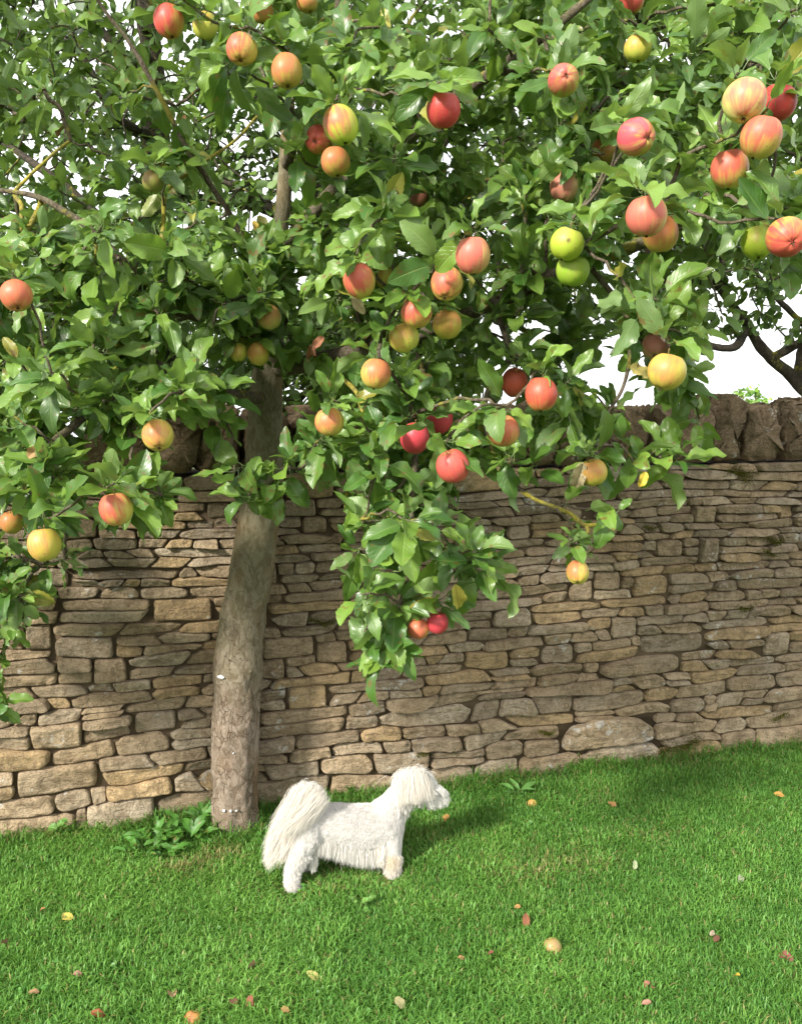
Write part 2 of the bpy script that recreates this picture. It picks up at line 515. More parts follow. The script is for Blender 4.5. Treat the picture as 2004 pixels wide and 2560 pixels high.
# ------------------------------------------------------------------ ground (structure)
mb = MB()
xs = np.concatenate([np.linspace(-600, -6, 12), np.linspace(-5, 5, 101), np.linspace(6, 600, 12)])
ys = np.concatenate([np.linspace(-600, -4, 12), np.linspace(-3, 6, 91), np.linspace(7, 1500, 14)])
gx, gy = np.meshgrid(xs, ys, indexing='ij')
g = np.stack([gx, gy, np.zeros_like(gx)], -1)
g[..., 2] = 0.008 * vnoise(g * 1.7, 3) - 0.004 - 0.045 * np.maximum(0, gy - 5.2)   # the hillside falls away behind the wall
mb.add(g.reshape(-1, 3), grid_quads(len(xs), len(ys)))
tag(mb.build('ground', M_SOIL), kind='structure', label='soil and short turf below the lawn grass')

# ------------------------------------------------------------------ wall
WA = np.array([-1.457, 3.00]); WB = np.array([1.858, 3.91])
WD = norm(WB - WA); WN = np.array([WD[1], -WD[0]])            # face normal towards camera
def W(u, z, out):
    """wall coordinates: u metres along, z height, out in front of the face"""
    u = np.asarray(u, float); z = np.asarray(z, float); out = np.asarray(out, float)
    out = out - 0.035 * (z / 1.3)                              # slight batter
    return np.stack([WA[0] + WD[0] * u + WN[0] * out, WA[1] + WD[1] * u + WN[1] * out, z], -1)
U0, U1 = -1.8, 5.6
WTOP = 1.325
wroot = empty('stone_wall', W(1.7, 0, 0), 'tall dry stone wall of honey limestone courses with upright coping behind the dog', 'wall')
WO = np.array(wroot.location)
r = np.random.default_rng(11)

def stone(mb, u0b, u0t, u1b, u1t, zb, zt, proud, seed, col, c=0.2, depth=0.032, nu=26, nv=13, rough=0.0045):
    """one faced stone; zb, zt functions of u"""
    s = np.linspace(-1, 1, nu); t = np.linspace(-1, 1, nv)
    s = np.sign(s) * np.abs(s) ** 0.62; t = np.sign(t) * np.abs(t) ** 0.62
    S, T = np.meshgrid(s, t, indexing='ij')
    rr = np.random.default_rng(seed)
    S2 = S * np.sqrt(1 - c * 0.8 * T ** 4)
    cut = rr.uniform(0, 1, 4) ** 2.2 * c * 1.9                # each corner chipped by its own amount
    asp = rr.uniform(5, 12, 4)
    ct = np.where(T > 0, np.where(S > 0, cut[0] * np.abs(S) ** asp[0], cut[1] * np.abs(S) ** asp[1]), np.where(S > 0, cut[2] * np.abs(S) ** asp[2], cut[3] * np.abs(S) ** asp[3]))
    T2 = T * (1 - ct)
    f = (T2 + 1) / 2
    ul = u0b * (1 - f) + u0t * f; ur = u1b * (1 - f) + u1t * f
    u = ul + (ur - ul) * (S2 + 1) / 2
    lo = zb(u); hi = zt(u)
    z = lo + (hi - lo) * f
    e = (1 - np.abs(S) ** 26) * (1 - np.abs(T) ** 13)
    tl = rr.normal(0, 0.005, 2)
    out = proud + tl[0] * S + tl[1] * T - depth * (1 - np.maximum(e, 0) ** 0.42)
    off = rr.uniform(0, 100, 3)
    p = np.stack([u, z, out], -1)
    n1 = fbm(p * np.array([16, 24, 16]) + off, seed % 97, 3); n2 = fbm(p * 70 + off, seed % 89, 2)
    n0 = vnoise(p * np.array([7, 11, 7]) + off, 61)
    out = out + (n0 * rough * 1.2 + np.abs(n1) * rough * 1.6 + n2 * rough * 0.6) * np.minimum(1, e * 3 + .2)
    edge = 1 - e
    u = u + 0.0045 * vnoise(p * 30 + off + 5, 2) * edge
    z = z + 0.0035 * vnoise(p * 34 + off + 9, 4) * edge
    mb.add((W(u, z, out) - WO).reshape(-1, 3), grid_quads(nu, nv)[:, ::-1], None, np.broadcast_to(col, (nu * nv, 3)))

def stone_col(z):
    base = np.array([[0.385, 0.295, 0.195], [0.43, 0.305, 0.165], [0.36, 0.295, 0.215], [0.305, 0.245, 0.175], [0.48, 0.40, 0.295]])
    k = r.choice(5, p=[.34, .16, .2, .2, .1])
    low_lit = 1.04 + 0.26 * max(0, 1 - z / 0.55)  # sunlit look of the wall foot, painted into the lower stones' colour
    return base[k] * r.uniform(0.78, 1.15) * low_lit

hts = []
z = -0.06
while z < WTOP - 0.03:
    f = z / WTOP
    h = r.uniform(0.080, 0.105) if z < 0.08 else (r.uniform(0.050, 0.072) if z < 0.36 else (r.uniform(0.036, 0.052) if z < 0.80 else r.uniform(0.029, 0.042)))
    hts.append(z); z += h
hts.append(WTOP)
NB = len(hts)
def bnd(k):
    zk = hts[k]
    amp = 0.0 if k in (0, NB - 1) else 1.0
    sc = max(0.25, min(1, (hts[min(k + 1, NB - 1)] - hts[max(k - 1, 0)]) / 0.14))
    def fn(u):
        u = np.asarray(u, float)
        o = np.zeros_like(u)
        a = vnoise(np.stack([u * 1.1, o + zk * 3.0, o], -1), 5) * 0.020 + vnoise(np.stack([u * 4.5, o + k * 7.7, o], -1), 6) * 0.015 * sc + vnoise(np.stack([u * 11, o + k * 3.1, o], -1), 8) * 0.008 * sc
        return zk + amp * a
    return fn
BND = [bnd(k) for k in range(NB)]
BIG = [  # big stones (u0,u1,k0,k1) set by height later
]
def ucoord(X, Y):
    """wall u, z seen at picture X, Y"""
    rd = ray(X, Y)
    d2 = np.array([rd[0], rd[1]])
    t = ((WA - CAM[:2]) @ WN) / (d2 @ WN)
    p = CAM + rd * t
    return (p[:2] - WA) @ WD, p[2]
occ = [[] for _ in range(NB)]
stones = MB()
seed = 100
bu0, bz0 = ucoord(1195, 1610); bu1, bz1 = ucoord(1395, 1540)
bigs = [(bu0, bu1, max(0.0, bz0 - 0.01), bz0 + 0.135, 'b')]
u, zz = ucoord(1520, 1182); bigs.append((u - .052, u + .052, zz - .05, zz + .05, 's'))
u, zz = ucoord(265, 1740); bigs.append((u - .13, u + .11, zz - .055, zz + .065, 's'))
u, zz = ucoord(300, 1685); bigs.append((u - .12, u + .12, zz - .035, zz + .045, 's'))
u, zz = ucoord(660, 1620); bigs.append((u - .08, u + .09, zz - .045, zz + .04, 's'))
u, zz = ucoord(1660, 1580); bigs.append((u - .12, u + .14, zz - .04, zz + .07, 's'))
u, zz = ucoord(235, 1430); bigs.append((u - .06, u + .06, zz - .03, zz + .05, 's'))
u, zz = ucoord(130, 1565); bigs.append((u - .10, u + .07, zz - .045, zz + .05, 's'))
u, zz = ucoord(935, 1590); bigs.append((u - .11, u + .11, zz - .035, zz + .04, 's'))
for (a, b, z0, z1, kd) in bigs:
    k0 = int(np.argmin([abs(h - z0) for h in hts])); k1 = int(np.argmin([abs(h - z1) for h in hts]))
    k1 = max(k1, k0 + 1)
    for k in range(k0, k1): occ[k].append((a, b))
    seed += 1
    if kd == 'b':
        bm_ = MB()
        zbf = BND[k0]; ztf0 = BND[k1]
        stone(bm_, a, a + .03, b, b - .015, zbf, lambda uu, f=ztf0, aa=a, bb=b: f(uu) + .012 - 0.055 * np.abs((2 * uu - aa - bb) / (bb - aa)) ** 2.2, 0.022, seed, np.array([0.42, 0.33, 0.22]), 0.25, 0.04, 44, 26, 0.007)
        big_ob = bm_
    else:
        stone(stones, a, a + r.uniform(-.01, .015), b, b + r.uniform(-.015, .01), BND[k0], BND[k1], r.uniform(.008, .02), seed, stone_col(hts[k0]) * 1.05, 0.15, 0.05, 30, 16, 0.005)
for k in range(NB - 1):
    h = hts[k + 1] - hts[k]
    u = U0 - r.uniform(0, 0.2)
    jb = u; jt = u
    spans = sorted(occ[k])
    while u < U1:
        w = float(np.clip(r.lognormal(math.log(max(h, .04) * 3.8), 0.45), 0.06, 0.40))
        nu_ = u + w
        hit = None
        for (a, b) in spans:
            if a < nu_ + 0.03 and b > u + 1e-6:
                hit = (a, b); break
        if hit and hit[0] <= u + 0.035:
            # skip over the occupied stretch
            u = hit[1] + 0.002; jb = jt = u; continue
        if hit:
            nu_ = hit[0] - 0.002; w = nu_ - u
            nb, nt_ = nu_, nu_
        else:
            sl = r.normal(0, 0.012) + r.choice([-1, 1]) * .006
            nb, nt_ = nu_ - sl, nu_ + sl
        seed += 1
        g = 0.0004
        zb, zt = BND[k], BND[k + 1]
        zmid = (hts[k] + hts[k + 1]) / 2
        prd = r.normal(0.0, 0.0075)
        ztf = lambda uu, f=zt: f(uu) - g
        zbf = lambda uu, f=zb: f(uu) + g * 0.3
        c = r.uniform(0.12, 0.42)
        rv = r.uniform()
        if rv < 0.10 and h > 0.05:
            fr = r.uniform(0.4, 0.6)
            midf = lambda uu, f1=zb, f2=zt, fr=fr: f1(uu) * (1 - fr) + f2(uu) * fr + 0.004 * vnoise(np.stack([uu * 9, uu * 0 + k, uu * 0], -1), 9)
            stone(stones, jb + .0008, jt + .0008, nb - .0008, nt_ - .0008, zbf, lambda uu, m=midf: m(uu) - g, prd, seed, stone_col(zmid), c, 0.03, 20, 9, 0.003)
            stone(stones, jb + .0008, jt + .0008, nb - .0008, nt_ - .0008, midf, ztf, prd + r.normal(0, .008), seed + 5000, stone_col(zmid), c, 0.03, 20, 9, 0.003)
        elif rv < 0.125 and k + 2 < NB and w > 0.1 and not any(a < nu_ + .02 and b > u - .02 for a, b in occ[k + 1]) and hts[k + 2] - hts[k] < 0.16:
            occ[k + 1].append((max(jb, jt), min(nb, nt_)))
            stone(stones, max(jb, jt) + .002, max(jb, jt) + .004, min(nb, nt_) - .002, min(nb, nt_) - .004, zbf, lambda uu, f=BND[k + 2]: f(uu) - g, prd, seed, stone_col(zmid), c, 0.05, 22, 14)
        else:
            # most stones taper or dip a little at one end
            tp = r.uniform(0, 1) ** 2 * 0.4 * h; sd = r.integers(0, 2)
            ua, ub = u, nu_
            def ztt(uu, f=ztf, tp=tp, sd=sd, ua=ua, ub=ub):
                x = np.clip((uu - ua) / (ub - ua), 0, 1)
                x = x if sd else 1 - x
                return f(uu) - tp * x ** 4
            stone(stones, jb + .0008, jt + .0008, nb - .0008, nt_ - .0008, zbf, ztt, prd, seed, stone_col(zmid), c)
        u = nu_; jb, jt = nb, nt_
stones.build('coursed_stones', M_STONE, wroot)
bo = big_ob.build('foundation_boulder', M_BOULDER, wroot); bo['label'] = 'large round-topped stone with white lichen at the foot of the wall'

# core
mb = MB()
def boxw(mb, u0, u1, z0, z1, o0, o1, col=None):
    c = np.array([[u, z, o] for u in (u0, u1) for z in (z0, z1) for o in (o0, o1)])
    v = W(c[:, 0], c[:, 1], c[:, 2]) - WO
    mb.add(v, [[0, 1, 3, 2], [4, 6, 7, 5], [0, 4, 5, 1], [2, 3, 7, 6], [0, 2, 6, 4], [1, 5, 7, 3]], None, col)
boxw(mb, U0, U1, -0.1, WTOP - 0.01, -0.45, -0.022)
mb.build('wall_core', M_CORE, wroot, smooth=False)

# coping: rough slabs set on edge
cope = MB()
u = U0
while u < U1:
    th = r.uniform(0.07, 0.20); hh = r.uniform(0.19, 0.25) + 0.05 * min(1, max(0, (u - 1.9) / 1.2)) ; dp = r.uniform(0.36, 0.42)
    lean = r.normal(0.15, 0.16); seed += 1
    nu_, nv_ = 16, 40
    nv_ = 72; ph = np.linspace(0, 2 * np.pi, nv_, endpoint=False)
    # section: rounded slab seen end-on, swept along depth
    tt = np.linspace(-1, 1, 30)
    sx = np.sign(np.cos(ph)) * np.abs(np.cos(ph)) ** 0.42; sz = np.sign(np.sin(ph)) * np.abs(np.sin(ph)) ** 0.45
    T, PH = np.meshgrid(tt, np.arange(nv_), indexing='ij')
    endf = (1 - np.abs(T) ** 12) ** 0.4 * 0.85 + 0.15
    endf = np.maximum(endf, .78)
    taper = r.uniform(0.6, 0.98)
    X = sx[PH] * th / 2 * endf; Z = sz[PH]
    X = X * (1 - (1 - taper) * (Z + 1) / 2)
    Z = (Z * endf + 1) / 2 * hh
    X = X + lean * Z
    O = -0.19 + T * dp / 2 * (1 - 0.15 * (Z / hh) ** 3)
    p = np.stack([u + th / 2 + X, Z, O], -1)
    rdg = lambda q, sd: 1 - 2.2 * np.abs(fbm(q, sd, 4))
    nn = rdg(p * np.array([15, 11, 15]) + seed, seed % 50)
    n2 = rdg(p * 15 + seed + 40, seed % 50 + 3)
    n3 = rdg(p * 15 + seed + 80, seed % 50 + 7)
    v = W(p[..., 0] + nn * .016, WTOP + 0.004 + p[..., 1] + n2 * .020 * (Z > 0.03), p[..., 2] + n3 * .02)
    n_t = len(tt)
    i = np.arange(n_t - 1)[:, None] * nv_; j = np.arange(nv_)[None]; kk = (j + 1) % nv_
    q = np.stack([i + j, i + kk, i + nv_ + kk, i + nv_ + j], -1).reshape(-1, 4)[:, ::-1]
    vv = v.reshape(-1, 3); c0 = vv[:nv_].mean(0); c1 = vv[-nv_:].mean(0)
    m = len(vv); vv = np.vstack([vv, c0, c1])
    j = np.arange(nv_)
    tr = np.vstack([np.stack([(j + 1) % nv_, j, np.full(nv_, m)], -1)[:, ::-1], np.stack([m - nv_ + j, m - nv_ + (j + 1) % nv_, np.full(nv_, m + 1)], -1)[:, ::-1]])
    col = np.array([0.26, 0.185, 0.115]) * r.uniform(0.7, 1.15)
    cope.add(vv - WO, q, tr, col)
    u += th * 1.04 + 0.003
cope.build('coping', M_COPE, wroot)

# moss tufts on the wall
moss = MB()
rm = np.random.default_rng(5)
for (X, Y, w, h, dens) in [(1460, 1588, .10, .035, 1), (1400, 1605, .10, .015, .7), (1290, 1648, .16, .018, .8), (1180, 1660, .14, .018, .6), (1165, 1557, .035, .010, 1), (1590, 1293, .05, .012, .6),
                       (1655, 1150, .05, .02, .8), (1640, 1180, .05, .012, .8), (1390, 1122, .04, .012, .6), (690, 1325, .07, .012, .7), (250, 1770, .06, .03, 1), (960, 1695, .06, .015, .6), (1660, 1528, .05, .01, .7),
                       (1585, 1010, .08, .03, .7), (1450, 985, .08, .01, .6), (1080, 1672, .08, .02, .6), (900, 1610, .03, .01, .6)]:
    uc, zc = ucoord(X, Y)
    n = int(1500 * dens * (w * h) / (.05 * .015) ** 1.0 * 0.35) + 60
    n = min(n, 1600)
    uu = uc + rm.normal(0, w / 2, n); zzz = zc + rm.normal(0, h / 2, n) + 0.012 * np.sin(uu * 40)
    o = rm.uniform(0.0, 0.016, n)
    P = W(uu, zzz, o) - WO
    d = norm(np.stack([rm.normal(0, .6, n), -0.8 + rm.normal(0, .3, n), rm.normal(0, .7, n)], -1))
    sd_ = norm(np.cross(d, rm.normal(0, 1, (n, 3)))) * 0.0016
    ln = rm.uniform(.004, .011, n)[:, None]
    v = np.stack([P - sd_, P + sd_, P + d * ln], 1)
    cc = np.array([0.075, 0.085, 0.018]) * rm.uniform(.5, 1.5, (n, 1)) + np.array([.05, .02, 0]) * (rm.uniform(0, 1, (n, 1)) < .35)
    moss.add(v.reshape(-1, 3), None, np.arange(n * 3).reshape(-1, 3), cc.repeat(3, 0))
mo = moss.build('moss', M_MOSS, wroot)

# ------------------------------------------------------------------ apples
# X, Y, radius in the 1708-wide view; style; calyx direction (dx, dy) towards viewer or None; label
AP = [
 (362,48,32,'r',None,'red apple at the top left, touching a yellow apple behind a leaf'),
 (437,58,27,'y',None,'yellow apple at the top left, right behind a hanging leaf beside a red one'),
 (515,108,33,'ry',(-.1,.8),'pink and yellow apple near the top, just left of a half-covered orange one'),
 (612,155,33,'o',None,'orange apple half covered by leaves near the top, left of the highest branch'),
 (560,27,23,'o',None,'small orange apple cut by leaves along the top edge, left of centre'),
 (655,8,22,'o',None,'orange apple peeping out at the very top edge above the centre-left leaves'),
 (1345,4,26,'r',None,'red apple cropped by the top edge on the right half'),
 (945,238,36,'R',None,'striped deep red apple alone under the top centre leaves'),
 (726,270,37,'yg',None,'yellow-green and pink apple on top of the bunch of three'),
 (678,297,30,'r',(-.25,.1),'pink apple showing its eye at the left of the bunch of three'),
 (716,347,31,'o',None,'orange-red apple at the bottom of the bunch of three, over a drooping leaf'),
 (1201,171,33,'rg',(.1,-.25),'pink apple with green base and its eye turned up, near the top right'),
 (1357,105,29,'y',None,'yellow apple with faint orange flush near the top right'),
 (1356,291,39,'P',(.55,.05),'bright pink apple with its eye facing right, over an orange one'),
 (1287,322,28,'o',None,'orange apple half hidden by leaves left of the bright pink one'),
 (1200,402,30,'d',None,'dull pink apple half hidden in the shade above a yellow-green pair'),
 (1586,218,45,'py',(-.1,.95),'largest pale pink and yellow apple in the top right bunch'),
 (1657,222,38,'R',None,'crimson apple tucked behind the largest one in the top right bunch'),
 (1617,297,42,'ry',None,'red and yellow apple below the largest one in the top right bunch'),
 (1552,364,39,'ry',None,'red-striped yellow apple hanging lowest in the top right bunch'),
 (1375,464,43,'p',None,'big pink apple right of centre, in front of an orange-green one'),
 (1406,501,37,'o',None,'orange-green apple half behind the big pink one'),
 (1677,506,42,'r',(.25,.25),'red apple with a star-like eye at the right edge'),
 (1612,520,34,'g',None,'yellow-green apple behind a leaf beside the red one at the right edge'),
 (1602,468,25,'o',None,'small orange apple peeping above the yellow-green one by the right edge'),
 (1207,522,36,'g',None,'yellow-green apple with a brown bruise, on top of a green pair'),
 (1219,580,35,'G',None,'plain green apple at the bottom of the green pair'),
 (892,424,22,'d',None,'small dull pink apple in the shade, below the deep red striped one'),
 (1007,547,37,'p',None,'pale pink apple with a leaf lying across its lower right'),
 (767,600,34,'ry',None,'pink-flushed yellow apple left of a long hanging leaf'),
 (822,590,25,'y',None,'small yellow apple right of a long hanging leaf'),
 (952,608,34,'ry',(-.15,.85),'red and yellow apple under the pale pink one crossed by a leaf'),
 (887,671,33,'ry',None,'red-flushed apple at the top left of the central trio'),
 (952,693,31,'yo',None,'golden apple at the right of the central trio'),
 (863,723,32,'y',None,'yellow apple at the bottom left of the central trio'),
 (800,800,32,'yr',None,'tall yellow apple with pink speckles hanging alone below the central trio'),
 (701,903,31,'yr',None,'orange-yellow apple right beside the trunk at wall-top height'),
 (574,678,26,'o2',None,'small peach apple over the trunk fork, above two yellow ones'),
 (550,755,23,'yo',None,'small golden apple directly under the peach one over the trunk'),
 (508,752,19,'y',None,'small yellow apple half hidden left of the golden one over the trunk'),
 (36,631,33,'ro',(.1,.9),'orange-pink apple at the left edge, halfway up the leaves'),
 (54,753,16,'g',None,'tiny yellow-green apple near the left edge in the shade'),
 (328,388,24,'dy',None,'dull yellow-brown apple among lichened twigs in the upper left'),
 (338,930,33,'yr',(.05,.8),'orange and yellow apple hanging in front of the coping left of the trunk'),
 (250,1087,35,'ry',None,'red and lime apple hanging over the wall, left of the trunk'),
 (97,1165,34,'yo',None,'lowest apple at the far left, golden with a pink cheek'),
 (25,1115,24,'o',None,'orange apple mostly covered by leaves at the far left edge'),
 (1096,817,28,'R2',None,'red-striped apple at the left of a pair above the wall top'),
 (1153,844,34,'R2',None,'larger red-striped apple at the right of a pair above the wall top'),
 (1072,921,34,'ro',None,'coral red apple with a pale spot, below the red-striped pair'),
 (935,896,29,'C',None,'crimson apple behind and above its crimson neighbour'),
 (882,935,31,'C',None,'crimson apple with a leaf notch at its top, front of the crimson two'),
 (965,998,35,'r2',None,'round red apple alone below the crimson two'),
 (1396,740,30,'d',(-.1,.65),'dull pink apple sitting on top of a big yellow one'),
 (1417,796,40,'yo',None,'big yellow apple under the dull pink one, right side'),
 (1264,1010,30,'yo',None,'golden apple beside a pale dead leaf in front of the coping'),
 (1230,1220,24,'yr',(0,.9),'small coral apple hanging low from the lichened twig'),
 (892,1342,23,'ro',None,'left one of the two lowest small red apples over the wall'),
 (931,1328,23,'C',None,'right one of the two lowest small red apples over the wall'),
]
STY = {  # red cheek colour, ground colour, share of red
 'r': ((.52,.055,.04), (.50,.36,.07), .68), 'R': ((.42,.025,.02), (.50,.20,.06), .85), 'C': ((.50,.03,.045), (.52,.12,.09), .95),
 'P': ((.58,.06,.09), (.42,.42,.08), .66), 'p': ((.55,.12,.08), (.55,.42,.15), .72), 'ry': ((.52,.09,.05), (.52,.42,.09), .55),
 'yr': ((.50,.16,.05), (.55,.42,.09), .45), 'y': ((.50,.28,.06), (.50,.46,.08), .25), 'yo': ((.50,.23,.05), (.50,.40,.07), .40),
 'yg': ((.50,.14,.06), (.42,.48,.05), .40), 'g': ((.40,.35,.06), (.38,.44,.04), .12), 'G': ((.30,.36,.05), (.25,.36,.03), .05),
 'o': ((.45,.15,.04), (.42,.30,.06), .55), 'o2': ((.52,.26,.09), (.50,.42,.13), .50), 'rg': ((.50,.07,.07), (.38,.42,.06), .58),
 'py': ((.55,.17,.10), (.55,.50,.17), .42), 'd': ((.36,.13,.08), (.38,.30,.12), .65), 'dy': ((.26,.18,.06), (.26,.25,.06), .4),
 'ro': ((.52,.12,.05), (.52,.33,.09), .70), 'R2': ((.46,.06,.025), (.48,.26,.07), .75), 'r2': ((.50,.06,.045), (.48,.25,.09), .85),
}
def apple(X, Y, rp, style, cal, label, idx, base=None, axis=None, R=None, group='apples hanging on the tree'):
    rr = np.random.default_rng(500 + idx)
    if base is None:
        depth = float(np.clip(F * 0.0355 / (rp * K), 1.62, 2.62))
        if Y > 1200: depth = 2.2
        R = depth * rp * K / F
        C = at(X, Y, depth)
    else:
        C = np.asarray(base, float)
    red, gr, share = [x if isinstance(x, float) else np.array(x) for x in STY[style]]
    red = red * .92 + np.array([.03, .01, .022]); gr = gr * np.array([.90, 1.06, .9]); share = share - (.06 if share < .8 else 0)
    if axis is None:
        if cal is None:
            down = norm(np.array([rr.normal(0, .22), rr.normal(.10, .2), -1.0]))
        else:
            view = norm(CAM - C)
            k = math.sqrt(max(0.05, 1 - cal[0] ** 2 - cal[1] ** 2))
            down = norm(RT * cal[0] - UP * cal[1] + view * k * 0.9)
        ax = -down
    else:
        ax = norm(np.asarray(axis, float))
    nu, nv = 40, 84
    ph = np.linspace(0.0, np.pi, nu); th = np.linspace(0, 2 * np.pi, nv, endpoint=False)
    PH, TH = np.meshgrid(ph, th, indexing='ij')
    el = rr.uniform(1.0, 1.17); cone = rr.uniform(.06, .15); wob = rr.uniform(0, 6.28)
    rad = R * (1 + cone * np.cos(PH)) * (1 - 0.30 * np.exp(-(PH / 0.30) ** 2) - 0.17 * np.exp(-((np.pi - PH) / 0.25) ** 2))
    rad = rad * (1 + 0.018 * np.cos(5 * TH + wob) * (0.3 + (PH / np.pi) ** 3)) * (1 + 0.03 * np.cos(TH + wob * 2))
    x = rad * np.sin(PH) * np.cos(TH); y = rad * np.sin(PH) * np.sin(TH); z = rad * np.cos(PH) * el
    e1 = norm(np.cross(ax, [0.3, 1, 0.2])); e2 = np.cross(ax, e1)
    v = x[..., None] * e1 + y[..., None] * e2 + z[..., None] * ax
    nrm_ = norm(v)
    cheek = norm(np.array([rr.normal(-.45, .3), -.75, rr.normal(.45, .3)]))
    k = nrm_ @ cheek + 0.35 * fbm(nrm_ * 2.2 + idx * 3.1, idx, 3) + (share - 0.5) * 2.2
    cyl = np.stack([np.cos(TH) * 6.0, np.sin(TH) * 6.0, PH * .8 + idx * 5.3], -1)
    cyl2 = np.stack([np.cos(TH) * 15.0, np.sin(TH) * 15.0, PH * 1.1 + idx * 7.1], -1)
    streak = vnoise(cyl, 71) * .5 + vnoise(cyl2, 72) * .5
    k = k - .50 * np.clip((1 - np.cos(np.pi - PH) * -1) / 2 - .25, 0, 1) ** 1.2 * (1.2 - share) + .10
    k = np.clip(k * 0.70 + 0.42, 0, 1)
    k = np.clip(k + (streak * .8 + .35 * vnoise(np.stack([np.cos(TH) * 28.0, np.sin(TH) * 28.0, PH * 2.0 + idx], -1), 73)) * (0.25 + k) * (1.15 - k) * 1.5 - .08 * np.clip(np.cos(np.pi - PH), 0, 1), 0, .97)[..., None]
    col = gr * (1 - k) + red * k
    basin = np.exp(-(PH / 0.32) ** 2)[..., None]
    col = col * (1 - basin * .7) + np.array([.25, .24, .05]) * basin * .7
    if style == 'g' and idx == 25:
        spot = np.exp(-((nrm_ - norm(np.array([-.1, -.95, .1]))) ** 2).sum(-1) / 0.02)[..., None]
        col = col * (1 - spot) + np.array([.10, .05, .02]) * spot
    uv = np.stack([TH / (2 * np.pi), PH, PH * 0 + idx], -1)
    uv[..., 0] = np.abs(uv[..., 0] * 2 - 1)
    i = np.arange(nu - 1)[:, None] * nv; j = np.arange(nv)[None]; kk = (j + 1) % nv
    q = np.stack([i + j, i + nv + j, i + nv + kk, i + kk], -1).reshape(-1, 4)
    root = empty('apple', C, label, 'apple', group)
    mb = MB(); mb.add(v.reshape(-1, 3), q, None, col.reshape(-1, 3), uv.reshape(-1, 3))
    mb.build('fruit', M_APPLE, root)
    sb = MB()
    side = norm(np.array([rr.normal(0, 1), rr.normal(0, 1), 0.01])) * 0.006
    top = ax * R * 0.62 * el
    if base is None:
        endp = ax * R * 1.0 + np.array([0, 0, R * 0.35]) + side
    else:
        endp = ax * R * 1.15 + side
    tube(sb, spline([top, (top + endp) / 2 + side * .5, endp], 7), [.0013] * 6 + [.002], 6)
    sb.build('stalk', M_STALK, root)
    cb = MB()
    cpos = -ax * R * 0.80 * el
    for m in range(5):
        a0 = m * 2 * np.pi / 5 + wob
        d = e1 * np.cos(a0) + e2 * np.sin(a0); s_ = np.cross(ax, d)
        b0 = cpos + d * .0015; t0 = cpos - ax * R * .10 + d * R * .16
        mid = cpos - ax * R * .12 + d * R * .09
        w_ = s_ * R * .05
        cb.add(np.array([b0 - w_, b0 + w_, mid + w_ * .8, mid - w_ * .8, t0, mid - ax * .001]), [[0, 1, 2, 3]], [[3, 2, 4]])
    cb.build('calyx', M_CALYX, root)
    return root, C, R, C + endp

APD = []
for i, a in enumerate(AP):
    root, C, R, top = apple(*a, i)
    APD.append((C, R, top))
NOCAP = (np.random.default_rng(3).uniform(0, 1, len(AP)) < .45) | (np.array([a[1] for a in AP]) > 1000)
APC = proj(np.array([a[0] for a in APD])); APR = np.array([a[2] for a in AP], float)

# ------------------------------------------------------------------ apple tree
troot = empty('apple_tree', gnd(500, 1805), 'leaning apple tree in full fruit growing against the wall beside the white dog', 'tree')
TO = np.array(troot.location)
# trunk (picture centre, half width in 1708-view px)
TR = [(497,1828,56),(498,1800,51),(499,1740,49),(501,1650,49),(502,1560,50),(505,1480,51),(508,1425,54),(510,1395,53),(515,1350,50),(520,1300,50),(531,1250,48.5),(541,1180,47),(552,1110,46),(560,1040,43),(564,960,40),(566,890,38),(568,830,36),(574,760,31),(580,690,26),(590,560,20),(604,430,17),(612,280,14),(618,120,12),(625,-60,11),(640,-260,12)]
pts = []
for (X, Y, hw) in TR:
    base = gnd(500, 1805)
    d = (base - CAM) @ FWD
    f = (1805 - Y) / 1000.0
    p = at(X, Y, 1.0) - CAM
    # vertical plane a little in front of the wall, leaning slightly
    yy = 3.115 + 0.03 * f
    t = yy / p[1]
    P = CAM + p * t
    depth = (P - CAM) @ FWD
    pts.append([*P, depth * hw * .97 * K / F])
sp = spline(pts, 240)
mb = MB()
n = len(sp); sides = 72
th = np.linspace(0, 2 * np.pi, sides, endpoint=False)
cen = sp[:, :3]; rad = sp[:, 3]
ring = np.stack([np.cos(th), np.sin(th), th * 0], -1)
pp = cen[:, None] + ring[None] * rad[:, None, None]
low = np.clip(1 - (cen[:, 2] - 0.0) / 0.10, 0, 1)
plate = fbm(pp * np.array([30, 30, 17]), 3, 3)
plate = np.sign(plate) * np.abs(plate) ** 0.6
fine = fbm(pp * np.array([90, 90, 120]), 9, 3)
big = fbm(pp * np.array([5, 5, 6]), 21, 2)
fade = np.clip(1.15 - cen[:, 2] / 1.1, 0.15, 1)[:, None]
rr_ = rad[:, None] * (1 + 0.040 * big + 0.10 * low[:, None] * (1 + np.cos(3 * th + 1)[None])) + (plate * 0.0055 + fine * 0.0022) * fade
v = cen[:, None] + ring[None] * rr_[..., None]
i = np.arange(n - 1)[:, None] * sides; j = np.arange(sides)[None]; kk = (j + 1) % sides
mb.add((v - TO).reshape(-1, 3), np.stack([i + j, i + kk, i + sides + kk, i + sides + j], -1).reshape(-1, 4))
trunk = mb.build('trunk', M_BARK, troot)
